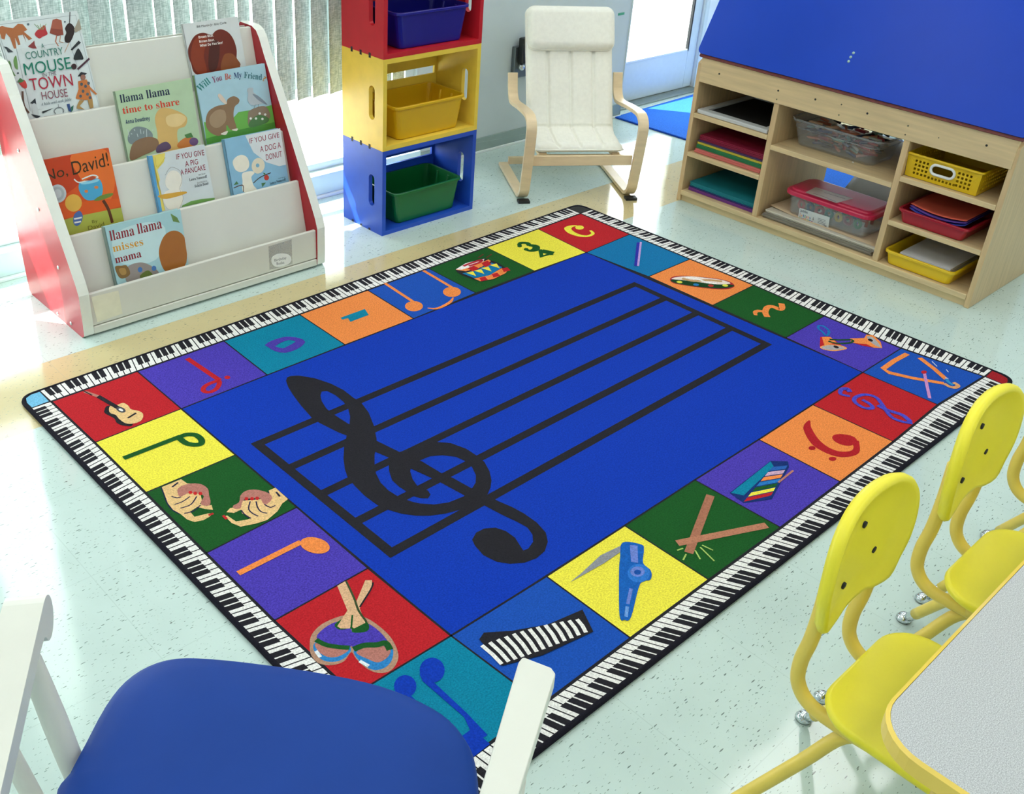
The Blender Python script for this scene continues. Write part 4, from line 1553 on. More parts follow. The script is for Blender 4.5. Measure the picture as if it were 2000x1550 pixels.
for q in ((1657.5, 120), (1661.5, 111.5), (1667, 103.5)):
    p = on(q, P0 + nrm * 0.008, nrm)
    b = MB()
    b.tube([p, p + nrm * 0.0008], 0.0055, mat('chipped_spot', '#9fc0b8', rough=0.6), n=9)
    b.build('paint_chip', pb)

# --- what lies in the cubbies
def sheets(name, col, label, cat, x0, y0, y1, z, depth, n, th, jit=0.004, skew=0.0, group=None, curl=0.0):
    """a ream of loose sheets"""
    m = mat('paper_' + col.lstrip('#'), col, rough=0.6, noise=0.04, nscale=12)
    b = MB()
    for k in range(n):
        zz = z + th * k
        dx, dy = R.uniform(-jit, jit), R.uniform(-jit, jit)
        pts = [(x0 + dx + skew, y0 + dy), (x0 + dx - skew, y1 + dy), (x0 + depth + dx, y1 + dy), (x0 + depth + dx, y0 + dy)]
        b.prism([[(x, y, zz) for x, y in pts]], (0, 0, th * 0.82), m)
    return tag(b.build(name), label, cat, group)


LY0, LY1 = D1 + 0.024 + .004, CYL - PTH - .004
# white framed black board
t = thing('framed_board', 'black board in a white frame lying in the top left cubby', 'board', (1.87, 0.54, 0.404))
b = MB()
wf = mat('white_frame', '#c9cccb', rough=0.4, noise=0.03)
x0, x1, y0, y1, zz = 1.682, 2.10, LY0 + .004, LY1 - .006, 0.4035
for a, c in (((x0, y0), (x0 + .034, y1)), ((x1 - .03, y0), (x1, y1)), ((x0 + .034, y0), (x1 - .03, y0 + .03)), ((x0 + .034, y1 - .03), (x1 - .03, y1))):
    b.box((a[0], a[1], zz), (c[0], c[1], zz + 0.016), wf)
b.build('frame', t, bevel=0.002)
b = MB()
b.box((x0 + .034, y0 + .03, zz), (x1 - .03, y1 - .03, zz + 0.008), mat('black_slate', '#0c0c0e', rough=0.7))
b.build('slate', t)
z = 0.2305
for col, n, th, lab in (('#d8736a', 5, .0036, 'salmon'), ('#1f7a4a', 5, .0036, 'green'), ('#c9b83a', 3, .0034, 'yellow'), ('#4a3a6a', 2, .003, 'dark purple'), ('#8e1238', 6, .0036, 'crimson')):
    sheets('paper_pack', col, lab + ' construction paper pack in the middle left cubby', 'paper', 1.70 + (0.012 if lab == 'crimson' else 0) - (0.01 if lab == 'salmon' else 0), LY0 + .006, LY1 - .02, z, 0.40, n, th, .0025, group='construction paper in the left cubbies')
    z += n * th + .0003
z = 0.0535
for col, n, th, lab in (('#7a3a8c', 4, .0034, 'shiny violet'), ('#2a2a70', 2, .003, 'navy blue'), ('#0f7d8a', 5, .0034, 'teal')):
    sheets('paper_pack', col, lab + ' construction paper pack in the bottom left cubby', 'paper', 1.70 + (0.0 if lab != 'teal' else 0.006), LY0 + .006, LY1 - .015, z, 0.40, n, th, .003, group='construction paper in the left cubbies')
    z += n * th + .0003
# large sheets under the lidded box
MY0, MY1 = D2 + .028, D1 - .004
z = 0.0535
for col, n, th, lab, dx in (('#8a8578', 5, .0040, 'grey cardboard sheets at the bottom of the middle cubby', 0.0), ('#d9d4c4', 4, .0030, 'white drawing paper on the grey cardboard in the middle cubby', .012)):
    sheets('paper_pile', col, lab, 'paper', 1.70 + dx, MY0 + .01, MY1 - .012, z, 0.46, n, th, .006)
    z += n * th + .0003
# warped tan sheet on top
def warp_sheet(name, col, label, fn, nx=12, ny=12):
    m = mat('paper_' + col.lstrip('#'), col, rough=0.65, noise=0.04, nscale=12)
    b = MB()
    g = [[Vector(fn(i / nx, j / ny)) for j in range(ny + 1)] for i in range(nx + 1)]
    vs = [p for r_ in g for p in r_] + [p + Vector((0, 0, -0.001)) for r_ in g for p in r_]
    n1 = ny + 1
    o = (nx + 1) * n1
    fs = []
    for i in range(nx):
        for j in range(ny):
            q = (i * n1 + j, i * n1 + j + 1, (i + 1) * n1 + j + 1, (i + 1) * n1 + j)
            fs.append(q)
            fs.append(tuple(a + o for a in q[::-1]))
    rim = [i * n1 for i in range(nx + 1)] + [nx * n1 + j for j in range(1, n1)] + [i * n1 + ny for i in range(nx - 1, -1, -1)] + [j for j in range(ny - 1, 0, -1)]
    for k in range(len(rim)):
        a, c = rim[k], rim[(k + 1) % len(rim)]
        fs.append((a, c, c + o, a + o))
    b.add(vs, fs, m, True)
    return tag(b.build(name), label, 'paper')


zt = z + 0.001
warp_sheet('paper_sheet', '#cbb392', 'tan sheet of paper under the pink-lidded box', lambda u, v: (1.722 + .40 * u + 0.02 * v, MY0 + .012 + (MY1 - MY0 - .026) * v, zt + 0.010 * max(0, v - .8) * 5 * (1 - u)))
warp_sheet('paper_sheet', '#b9bdc0', 'grey-white sheet curling up at the back of the middle cubby', lambda u, v: (1.98 + .20 * u, MY0 + .02 + (MY1 - MY0 - .17) * v, zt + 0.004 + 0.13 * u ** 1.5 * (1 - .25 * v)))
# lidded box of chunky letters
clr = clear_mat('clear_plastic', (0.95, 0.96, 0.96, 1), (0.75, 0.77, 0.8, 1), 0.16, 0.10, 0.22)
BC = (1.832, 0.066, zt + 0.002)
t, _ = tub('lidded_box', '#ffffff', 'clear plastic box with a pink lid holding chunky letters, bottom middle cubby', 'box', BC, (0.175, 0.345), (0.195, 0.37), 0.098, m=clr, ribs=False, r=.03)
pink = mat('pink_lid', '#c2244c', rough=0.3, noise=0.04, nscale=14)
b = MB()
C3 = Vector(BC) + Vector((0, 0, 0.098))
rg = lambda w_, d_, rr_, z_: [C3 + Vector((p.x, p.y, z_)) for p in rrect(w_, d_, rr_)]
b.loops([rg(.216, .392, .04, -0.012), rg(.222, .398, .042, -0.010), rg(.222, .398, .042, 0.002), rg(.214, .39, .04, 0.007), rg(.19, .366, .034, 0.008), rg(.185, .36, .032, 0.014), rg(.165, .34, .03, 0.016)], pink, smooth=False)
b.build('lid', t, bevel=0.0015)
fx = BC[0] - .1
lz = C3.z + 0.0162
LA = Art((0, 0, lz), (0, 0, 1)).frame(1440, 320, .17)
LA.poly('#b9a9a2', [(900, 268), (1330, 400), (1140, 450), (780, 328)])
LA.line('#3a3038', 0.004, [(1000, 330), (1240, 402)])
LA.line('#4a3848', 0.003, [(1050, 315), (1290, 386)])
LA.line('#a04040', 0.003, [(915, 290), (980, 310)])
LA.line('#5a3a30', 0.004, [(870, 340), (960, 365), (1040, 395)])
LA.line('#2a3460', 0.004, [(1040, 400), (1130, 435)])
LA.build('lid_label', t)
FA = Art((BC[0] - .0938, 0, BC[2] + .05), (1, 0, .102)).frame(1440, 320, .17)
FA.poly('#c9cfce', [(718, 503), (1064, 612), (1046, 742), (694, 632)])
FA.text('#1c2440', 'Jumbo', (722, 545), (808, 572), (4, -28), 'sb')
for k, (ch, c) in enumerate(zip('Letters &', ('#c43a2a', '#d9902a', '#2f5fa8', '#2c8a4a', '#c43a2a', '#d9902a', '#2f5fa8', '', '#24242a'))):
    if ch != ' ':
        FA.text(c, ch, (716 + k * 18.5, 598 + k * 5.8), (731 + k * 18.5, 603 + k * 5.8), (5, -36), 'bs')
for k, (ch, c) in enumerate(zip('Numbers', ('#2c8a4a', '#2f5fa8', '#c43a2a', '#d9902a', '#2c8a4a', '#2f5fa8', '#8a3a8a'))):
    FA.text(c, ch, (710 + k * 23, 628 + k * 7), (729 + k * 23, 634 + k * 7), (5, -30), 'bs')
for k in range(4):
    FA.line('#5a6068', 0.0018, [(925, 620 + k * 17), (1015, 650 + k * 17)])
FA.text('#3a3a40', 'CE', (995, 715), (1025, 725), (3, -16), 'sb')
FA.build('front_label', t)
lc = ['#c9453f', '#2f5fb4', '#1f7a56', '#8c2440', '#d0b03c', '#2a8a86', '#b8404a', '#24507a']
ln_ = ['red', 'blue', 'green', 'wine red', 'yellow', 'turquoise', 'coral', 'navy']
k = 0
for col_i in range(7):
    for row_i in range(3):
        y = BC[1] + .135 - col_i * .043
        x = BC[0] - .052 + row_i * .05
        c = (k * 5 + row_i) % 8
        m = mat('foam_' + lc[c].lstrip('#'), lc[c], rough=0.6, noise=0.04)
        b = MB()
        cc = Vector((x, y, BC[2] + 0.012))
        tilt = Matrix.Rotation(R.uniform(-.4, .4), 3, 'Z')
        if k % 3 == 0:                                        # ring shapes
            pts = [cc + tilt @ Vector((0, .015 * math.cos(a * PI / 8), .028 + .015 * math.sin(a * PI / 8))) for a in range(16)]
            b.tube(pts, 0.0065, m, n=8, closed=True)
        else:                                                 # stroke shapes
            for s_, e_ in (((0, -.014, .008), (0, -.014, .058)), ((0, -.014, .053), (0, .010, .053)), ((0, -.014, .030), (0, .008, .030))):
                b.tube([cc + tilt @ Vector(s_), cc + tilt @ Vector(e_)], 0.0065, m, n=8)
        tag(b.build('foam_letter'), ln_[c] + ' chunky letter inside the clear box with the pink lid', 'letter', 'chunky letters in the lidded box')
        k += 1
# clear bin of crayons
CB = (1.868, 0.115, 0.369)
t, _ = tub('clear_bin', '#ffffff', 'clear plastic bin full of crayons, upper middle cubby', 'bin', CB, (0.20, 0.34), (0.235, 0.395), 0.108, m=clr, ribs=False, r=.04)
b = MB()
rmat = clear_mat('clear_rim', (0.9, 0.92, 0.92, 1), (0.62, 0.66, 0.68, 1), 0.2, 0.32, 0.3)
b.tube([Vector((CB[0] + p.x, CB[1] + p.y, CB[2] + .106)) for p in rrect(.249, .409, .047)], 0.0045, rmat, n=8, closed=True)
b.tube([Vector((CB[0] + p.x, CB[1] + p.y, CB[2] + .074)) for p in rrect(.227, .380, .044)], 0.0016, rmat, n=6, closed=True)
b.build('rim', t)
b = MB()
b.prism([[(CB[0] - .1045, onX(q, CB[0] - .105).y, onX(q, CB[0] - .105).z) for q in ((1653, 323), (1666, 315), (1677, 329))]], (-0.0006, 0, 0), mat('sticker_white', '#c9cfd2', rough=0.5))
b.build('sticker', t)
wood_c = [('#a8343f', 'red'), ('#b9bdb8', 'grey'), ('#3d4a74', 'navy'), ('#c9775a', 'rust'), ('#dcb494', 'tan'), ('#84a79c', 'sage green'), ('#1d1d22', 'black'), ('#e6aea2', 'pale pink')]
k = 0
for layer in range(6):
    for i in range(21):
        cname = wood_c[(k * 3 + layer) % 8]
        m = mat('wax_' + cname[0].lstrip('#'), cname[0], rough=0.5, noise=0.05)
        hw, hd = .070 + layer * .004, .135 + layer * .006
        x = CB[0] + R.uniform(-hw, hw)
        y = CB[1] + R.uniform(-hd, hd)
        an = R.uniform(-.7, .7) + (PI / 2 if R.random() < .8 else 0)
        ln2 = 0.058
        dv = Vector((math.cos(an), math.sin(an), R.uniform(-.10, .10))) * ln2 / 2
        for ax, lim in ((0, .086), (1, .157)):
            cax = CB[ax]
            v = (x, y)[ax]
            e = abs(dv[ax])
            v = max(cax - lim + e, min(cax + lim - e, v))
            if ax == 0:
                x = v
            else:
                y = v
        p = Vector((x, y, CB[2] + 0.017 + layer * 0.0145))
        b = MB()
        a0, a1 = p - dv, p + dv
        b.tube([a0, a0.lerp(a1, .86), a0.lerp(a1, .865), a1], [.0056, .0056, .0050, .0018], m, n=8)
        tag(b.build('crayon'), cname[1] + ' crayon among the loose crayons in the clear bin', 'crayon', 'crayons in the clear bin')
        k += 1
# yellow perforated basket with a white grip
yel_m = mat('plastic_basket_yellow', '#dcb60f', rough=0.35, noise=0.03)
bk = thing('perforated_basket', 'yellow perforated basket with a white oval grip, top right cubby', 'basket', (1.84, -0.356, 0.4025))
bx0, bx1, by0, by1, bz0, bz1 = 1.698, 2.02, -0.492, -0.222, 0.404, 0.490
b = MB()
holes_f = []
for cgrp in (0, 1):
    for i in range(4):
        for j in range(4):
            yy = (by1 - .032 - i * .0145) if cgrp == 0 else (by0 + .032 + i * .0145)
            zz = bz0 + .018 + j * .0155
            holes_f.append((yy, zz))
for i in range(8):
    yy = by1 - .032 - 4 * .0145 - i * .0136
    holes_f.append((yy, bz0 + .016))
gy, gz = (by0 + by1) / 2, bz0 + .052
fo = [(bx0, by0, bz0), (bx0, by1, bz0), (bx0 - .006, by1 + .004, bz1), (bx0 - .006, by0 - .004, bz1)]
loopsf = [fo]
for yy, zz in holes_f:
    h = .0042
    dx = -.006 * (zz - bz0) / (bz1 - bz0)
    loopsf.append([(bx0 + dx, yy - h, zz - h), (bx0 + dx, yy + h, zz - h), (bx0 + dx, yy + h, zz + h), (bx0 + dx, yy - h, zz + h)])
gl = [(bx0 - .0037, gy + p[1], gz + p[0]) for p in slot_loop((0, 0), .082, .030, 0, 0)]
loopsf.append(gl)
b.prism(loopsf, (0.003, 0, 0), yel_m)
fr_ = b.build('front_wall', bk)
b = MB()
b.box((bx0 + .003, by0, bz0), (bx1, by1, bz0 + .003), yel_m)
for yy, s in ((by0, 1), (by1, -1)):
    lp = [[(bx0 + .003, yy, bz0), (bx1, yy, bz0), (bx1 + .006, yy - s * .004, bz1), (bx0 - .003, yy - s * .004, bz1)]]
    for i in range(16):
        for j in range(4):
            h = .0042
            xx, zz = bx0 + .03 + i * .0165, bz0 + .018 + j * .0155
            lp.append([(xx - h, yy, zz - h), (xx + h, yy, zz - h), (xx + h, yy, zz + h), (xx - h, yy, zz + h)])
    lp = [[Vector((x, yy - s * .004 * (z_ - bz0) / (bz1 - bz0), z_)) for x, _, z_ in l] for l in lp]
    b.prism(lp, (0, s * .003, 0), yel_m)
b.prism([[(bx1, by0, bz0), (bx1, by1, bz0), (bx1 + .006, by1 + .004, bz1), (bx1 + .006, by0 - .004, bz1)]], (-.003, 0, 0), yel_m)
b.build('basket_body', bk)
b = MB()
rimc = [Vector((p.x + (bx0 + bx1) / 2, p.y + (by0 + by1) / 2, bz1)) for p in rrect(bx1 - bx0 + .016, by1 - by0 + .014, .012)]
b.tube(rimc, 0.005, yel_m, n=8, closed=True)
b.build('rim', bk)
b = MB()
b.tube([Vector((bx0 - .0045, y_, z_)) for _, y_, z_ in [(0, gy + p[1], gz + p[0]) for p in slot_loop((0, 0), .088, .036, 0, 0)]], 0.0052, mat('white_grip', '#e6e8e4', rough=0.35), n=8, closed=True)
b.build('grip', bk)
# red tray with papers, yellow tray with white paper
tub('paper_tray', '#a3182a', 'red tray heaped with coloured paper, middle right cubby', 'tray', (1.84, -0.375, 0.2285), (0.30, 0.240), (0.310, 0.264), 0.054, ribs=False, r=.02, group='trays in the right cubbies')
for k, (col, lab, dz) in enumerate((('#2c3aa0', 'royal blue', 0), ('#5a3a96', 'violet', .009), ('#d9604a', 'coral red', .018))):
    def fn(u, v, dz=dz, k=k):
        s = (v - .5) * 2
        return (1.70 + .012 * k + .24 * u, -0.488 + .215 * v + .004 * k, 0.268 + dz + .020 * s * s * (1 - .4 * k / 2) + (0.012 if k == 1 else 0) * (v > .8) * 0)
    warp_sheet('paper_sheet', col, lab + ' sheet of paper curling in the red tray', fn)
tub('paper_tray', '#e2bd16', 'yellow tray holding white paper, bottom right cubby', 'tray', (1.842, -0.372, 0.0525), (0.305, 0.250), (0.318, 0.272), 0.058, ribs=False, r=.02, group='trays in the right cubbies')
sheets('paper_stack', '#e2e2e6', 'stack of white paper lying in the yellow tray', 'paper', 1.718, -0.478, -0.278, 0.0665, 0.25, 9, .0042, .0015)

# floor mat by the door and blue mat behind the cabinet
b = MB()
mq = [onZ(q, 0.008) for q in ((1202, 228), (1420, 296))]
mdir = (mq[1] - mq[0]).normalized()
mn = Vector((-mdir.y, mdir.x, 0))
if mn.y < 0 and mn.x < 0:
    mn = -mn
if mn.x < 0:
    mn = -mn
c0, c1 = mq[0], mq[0] + mdir * 1.5
matp = [c0, c1, c1 + mn * 0.95, c0 + mn * 0.95]
t = thing('door_mat', 'blue floor mat lying in the sun in front of the glass door', 'mat', (2.9, 1.2, 0))
b.prism([[Vector((p.x, p.y, 0.009)) for p in matp]], (0, 0, -0.0085), pile('#3573da'))
b.build('pile', t)
b = MB()
b.tube([Vector((p.x, p.y, 0.005)) for p in matp], 0.005, pile('#2450b8'), n=8, closed=True)
b.build('binding', t)

# wall fixture half hidden by the armchair
t = thing('wall_telephone', 'black and grey wall fixture with a round silver knob, half hidden by the white armchair', 'phone', (1.62, 1.72, 0.45))
b = MB()
b.box((1.556, 1.706, 0.34), (1.70, 1.7295, 0.49), mat('brushed_plate', '#6d7676', rough=0.35, metal=0.7))
b.build('back_plate', t, bevel=0.003)
b = MB()
b.box((1.572, 1.67, 0.415), (1.66, 1.7055, 0.535), mat('black_plastic', '#14181a', rough=0.4))
b.build('handset', t, bevel=0.006)
b = MB()
b.tube([(1.592, 1.7055, 0.395), (1.592, 1.685, 0.395), (1.592, 1.682, 0.395)], [.016, .016, .011], mat('silver_knob', '#c9d0d0', rough=0.25, metal=0.8), n=16)
b.build('knob', t)
b = MB()
p = Vector((2.33, 1.729, 0.552))
b.box((p.x, 1.7285, p.z), (p.x + .05, 1.7301, p.z + .012), mat('green_tape', '#2c9a72', rough=0.5))
tag(b.build('tape_strip'), 'small green strip of tape on the wall beside the glass door', 'tape')

# ================================================================== WHITE BENTWOOD ARMCHAIR
birch = mat('bent_birch', '#e6cfa8', rough=0.36, noise=0.07, nscale=10, stretch=(1, 1, 5))
canvas = mat('cream_canvas', '#efefe4', rough=0.9, spec=0.2, noise=0.03, nscale=60, bump=0.25, bscale=260, sheen=0.2)
fl, fr2 = onZ((1024, 395)), onZ((1232, 392))
U = (fr2 - fl)
WID = U.length
U.normalize()
Fv = Vector((U.y, -U.x, 0))                       # the way the chair faces
if Fv.y > 0:
    Fv = -Fv
MID = (fl + fr2) / 2
ach = thing('armchair', 'child-sized bentwood armchair with a cream canvas cushion', 'armchair', tuple(MID))


def ac(u, f, z):
    return MID + U * u + Fv * f + Vector((0, 0, z))


side_path = smooth2([(-0.455, 0.012), (-0.30, 0.012), (-0.10, 0.013), (-0.03, 0.018), (0.006, 0.050), (0.018, 0.10), (0.040, 0.22), (0.052, 0.31), (0.048, 0.352), (0.018, 0.378), (-0.03, 0.383), (-0.15, 0.372), (-0.29, 0.353), (-0.335, 0.362), (-0.362, 0.395), (-0.385, 0.462)], n=5)
for s in (-1, 1):
    b = MB()
    u = s * (WID / 2 + 0.004)
    off = -0.012 if s < 0 else -0.03
    b.ribbon([ac(u, p[0] + off, p[1]) for p in side_path], 0.044, 0.016, U, birch)
    b.build('side_frame', ach, bevel=0.002)
    b = MB()
    c = ac(u, off - 0.035, 0)
    for dz0, dz1, w_ in ((0.0, 0.024, .03),):
        b.box((-.026, -.018, 0), (.026, .018, 0.012), mat('black_rubber', '#17181a', rough=0.6), Matrix.Translation(ac(u, off + .012, 0)) @ Matrix.Rotation(math.atan2(U.y, U.x), 4, 'Z'))
    b.build('foot_cap', ach, bevel=0.002)
for nm, f, z, hh, th in (('front_rail', 0.008, 0.186, 0.044, 0.016), ('rear_rail', -0.44, 0.030, 0.034, 0.018)):
    b = MB()
    M4 = Matrix.Translation(ac(0, f - .02, z)) @ Matrix.Rotation(math.atan2(U.y, U.x), 4, 'Z')
    b.box((-WID / 2 + .018, -th / 2, -hh / 2), (WID / 2 - .018, th / 2, hh / 2), birch, M4)
    b.build(nm, ach, bevel=0.002)
# seat and back bent ply loops under the cushion
cen = smooth2([(-0.035, 0.222), (-0.085, 0.214), (-0.14, 0.222), (-0.205, 0.232), (-0.243, 0.255), (-0.275, 0.31), (-0.33, 0.43), (-0.385, 0.545), (-0.435, 0.66), (-0.465, 0.728)], n=8)
for s in (-1, 1):
    b = MB()
    b.ribbon([ac(s * .165, p[0] - .012, p[1] - .020) for p in cen[2:-3]], 0.035, 0.010, U, birch)
    b.build('back_frame', ach)
b = MB()
M4 = Matrix.Translation(ac(0, -0.055, 0.19)) @ Matrix.Rotation(math.atan2(U.y, U.x), 4, 'Z')
b.box((-.19, -.012, -.010), (.19, .012, .006), birch, M4)
b.build('seat_rail', ach, bevel=0.002)


def cushion(path, hw, thick, nu, name, parent, quilt=None, round_ends=0.03, mt=canvas, lift=0.0, rc=0.03):
    """closed padded pad following a centre line; quilt lists channel positions across the width"""
    n = len(path)
    L = [0.0]
    for i in range(1, n):
        L.append(L[-1] + (Vector(path[i]) - Vector(path[i - 1])).length)
    tot = L[-1]
    top, bot = [], []
    for i in range(n):
        t = Vector(path[min(i + 1, n - 1)]) - Vector(path[max(i - 1, 0)])
        nv = Vector((t.y, -t.x)).normalized()
        if nv.y < 0 and abs(nv.y) > abs(nv.x):
            nv = -nv
        if abs(nv.x) > abs(nv.y) and nv.x < 0:
            nv = -nv
        s = L[i]
        e = min(s, tot - s)
        fe = math.sqrt(max(0.0, 1 - (1 - min(e / round_ends, 1)) ** 2))
        wid = hw
        if e < rc:
            wid = hw - rc + math.sqrt(max(0, rc * rc - (rc - e) ** 2))
        rt, rb = [], []
        for k in range(nu + 1):
            v = -1 + 2 * k / nu
            ed = min(1 - abs(v), 1) * hw
            fu = math.sqrt(max(0.0, 1 - (1 - min(ed / 0.03, 1)) ** 2))
            h = thick * (0.12 + 0.88 * fe * fu)
            if quilt:
                for qv in quilt['v']:
                    h -= thick * 0.45 * math.exp(-((v * hw - qv) / 0.007) ** 2) * fe * fu
                for qs in quilt['s']:
                    h -= thick * 0.25 * math.exp(-((s - qs) / 0.010) ** 2) * fe * fu
                h += 0.0012 * math.sin(s * 61 + k * 2.1) * math.sin(k * 1.7 + s * 23) * fu * fe
            c = Vector(path[i])
            p1 = c + nv * (h + lift)
            p0 = c + nv * (lift - thick * 0.30 * fe * fu)
            rt.append(ac(v * wid, p1.x, p1.y))
            rb.append(ac(v * wid, p0.x, p0.y))
        top.append(rt)
        bot.append(rb)
    b = MB()
    rings = [top[i] + bot[i][::-1] for i in range(n)]
    b.loops(rings, mt, smooth=True)
    o = b.build(name, parent)
    return o, top, bot


cen2 = smooth2([tuple(p) for p in cen], n=2)
cu, ctop, cbot = cushion(cen2, 0.196, 0.030, 84, 'seat_cushion', ach, {'v': [-0.105, 0.0, 0.105], 's': [0.215]})
b = MB()
edge = [(a[0] + c[0]) / 2 for a, c in zip(ctop, cbot)] + [(a[-1] + c[-1]) / 2 for a, c in zip(ctop[::-1], cbot[::-1])]
b.tube(edge, 0.0042, canvas, n=7, closed=True)
b.build('piping', cu)
head = [p for p in cen if p[1] > 0.553]
hp = [(p[0] + 0.022, p[1] + 0.010) for p in head]
hd, htop, hbot = cushion(smooth2(hp, n=3), 0.198, 0.034, 60, 'head_pillow', ach, None, 0.032, lift=0.008, rc=0.035)
b = MB()
edge = [(a[0] + c[0]) / 2 for a, c in zip(htop, hbot)] + [(a[-1] + c[-1]) / 2 for a, c in zip(htop[::-1], hbot[::-1])]
b.tube(edge, 0.0045, canvas, n=7, closed=True)
b.build('piping', hd)

# ================================================================== TABLE AND YELLOW CHAIRS
TZ = 0.60
tx0, tyl = -1.012, -1.487
tx1, tyb = 0.62, -2.05
tab = thing('classroom_table', 'grey speckled classroom table with a yellow edge in the lower right corner', 'table', (-0.2, -1.77, 0))
lamm = bpy.data.materials.new('grey_speckle_laminate')
lamm.use_nodes = True
nt, N, L, B = nodes(lamm)
tc = N.new('ShaderNodeTexCoord')
nz = N.new('ShaderNodeTexNoise')
nz.inputs['Scale'].default_value = 620
nz.inputs['Detail'].default_value = 3
L.new(tc.outputs['Object'], nz.inputs['Vector'])
rp = N.new('ShaderNodeValToRGB')
rp.color_ramp.elements[0].position = 0.38
rp.color_ramp.elements[1].position = 0.62
rp.color_ramp.elements[0].color = rgb('#a3a6a9')
rp.color_ramp.elements[1].color = rgb('#cfd2d3')
L.new(nz.outputs['Fac'], rp.inputs['Fac'])
L.new(rp.outputs['Color'], B.inputs['Base Color'])
B.inputs['Roughness'].default_value = 0.45
tw, td = tx1 - tx0, tyl - tyb
tc3 = Vector(((tx0 + tx1) / 2, (tyl + tyb) / 2, 0))
ringt = lambda g, z: [tc3 + Vector((p.x, p.y, z)) for p in rrect(tw - 2 * g, td - 2 * g, 0.075 - g, 8)]
b = MB()
b.loops([ringt(0.004, TZ - 0.026), ringt(0.004, TZ)], lamm, smooth=False)
b.build('tabletop', tab)
yed = mat('yellow_enamel', '#f0d060', rough=0.33, noise=0.04, nscale=14)
b = MB()
r0, r1 = ringt(0.0035, TZ - 0.030), ringt(-0.002, TZ - 0.027)
r2, r3 = ringt(-0.002, TZ - 0.003), ringt(0.0035, TZ + 0.0006)
b.loops([r0, r1, r2, r3], yed, False, False, smooth=False)
b.build('edge_band', tab)
for x, y in ((tx0 + .07, tyl - .10), (tx1 - .07, tyl - .10), (tx0 + .07, tyb + .08), (tx1 - .07, tyb + .08)):
    b = MB()
    b.tube([(x, y, 0), (x, y, TZ - .026)], 0.016, yed, n=14)
    b.build('leg', tab)

ych = mat('yellow_plastic', '#f4e634', rough=0.4, noise=0.03, nscale=8, bump=0.10, bscale=700)
chrome = mat('chrome', '#cfd4d6', rough=0.12, metal=1.0)
X1 = -0.683
ch1 = thing('school_chair', 'yellow plastic school chair nearest the table corner', 'chair', (X1, -1.40, 0), 'yellow school chairs along the table')
# back shell: rounded outline, dished, thick rim
outline = [(-.106, .492), (-.060, .490), (-.030, .500), (.030, .500), (.060, .490), (.106, .492), (.122, .53), (.136, .57), (.138, .62), (.128, .665), (.104, .697), (.066, .715), (.02, .721), (-.02, .721), (-.066, .715), (-.104, .697), (-.128, .665), (-.138, .62), (-.136, .57), (-.122, .53)]
outline = [tuple(p) for p in smooth2(outline, True, 3)]


def back_y(x, z):
    return -1.302 + 0.012 * ((z - .49) / .23) - 0.9 * x * x


b = MB()
cz = .61
rings = []
for sc, dy in ((0.55, 0.012), (0.86, 0.0125), (0.955, 0.010), (1.0, 0.002), (1.0, -0.006), (0.965, -0.013), (0.90, -0.0125), (0.84, -0.007), (0.5, -0.006)):
    rings.append([Vector((X1 + x * sc, back_y(x * sc, cz + (z - cz) * sc) + dy, cz + (z - cz) * sc)) for x, z in outline])
b.loops(rings, ych, smooth=True)
bk_ = b.build('backrest', ch1)
for x, z in ((-.022, .660), (.038, .580), (-.052, .556)):
    b = MB()
    y = back_y(x, z) - 0.006
    b.tube([(X1 + x, y - .0035, z), (X1 + x, y + .004, z)], 0.006, dark_m, n=12)
    b.build('rivet', bk_)
# seat pan
sx, syb, syf, sz = 0.150, -1.345, -1.655, 0.386
b = MB()
sc3 = Vector((X1, (syb + syf) / 2, 0))
so = rrect(2 * sx, syb - syf, 0.075, 8)


def seat_h(x, y, k):
    return sz - 0.010 * (1 - (x / sx) ** 2) * (1 - (y / .15) ** 2) * k


rings = [[sc3 + Vector((p.x * g, p.y * g, h_ + (seat_h(p.x * g, p.y * g, 1) - sz if top else 0))) for p in so] for g, h_, top in ((0.6, sz - .022, 0), (0.93, sz - .022, 0), (0.985, sz - .016, 0), (1.0, sz - .008, 0), (0.985, sz - .001, 0), (0.95, sz + .001, 1), (0.8, sz + .001, 1), (0.5, sz, 1), (0.2, sz, 1))]
b.loops(rings, ych, smooth=True)
b.build('seat', ch1)
TR = 0.0125
ten = mat('yellow_tube', '#ecd05c', rough=0.38, noise=0.04, nscale=20)
b = MB()
for s in (-1, 1):
    x = X1 + s * .085
    b.tube(smooth2([(x, -1.296, .60), (x, -1.298, .52), (x, -1.296, .45), (x, -1.290, .395), (x, -1.296, .350), (x, -1.325, .322), (x, -1.38, .318), (x, -1.46, .324), (x, -1.60, .334)], n=6), TR, ten)
b.build('back_frame', ch1)
b = MB()
for y in (-1.415, -1.60):
    b.tube([(X1 - .10, y, .330), (X1 + .10, y, .330)], TR * .9, ten)
b.build('cross_tube', ch1)
for s in (-1, 1):
    for ft, tp in ((Vector((X1 + s * .18, -1.230, 0)), Vector((X1 + s * .066, -1.405, .322))), (Vector((X1 + s * .18, -1.735, 0)), Vector((X1 + s * .085, -1.58, .334)))):
        dv = (tp - ft).normalized()
        b = MB()
        kn = ft + dv * .055
        b.tube(smooth2([kn, kn.lerp(tp, .6), kn.lerp(tp, .9), tp + Vector((0, (-.04 if ft.y > -1.4 else .04), .004))], n=5), TR, ten)
        lg = b.build('leg', ch1)
        b = MB()
        b.tube([ft + Vector((0, 0, .001)), ft + Vector((0, 0, .007)), ft + Vector((0, 0, .013)), ft + Vector((0, 0, .017)) + dv * .004], [.016, .0175, .013, .006], chrome, n=16)
        b.tube([ft + dv * .016, ft + dv * .028, kn, kn + dv * .006], [.007, .0105, .0115, .0115], chrome, n=14)
        b.build('glide', lg)
dup(ch1, (0.437, 0.004, 0), 'yellow plastic school chair in the middle of the row along the table')
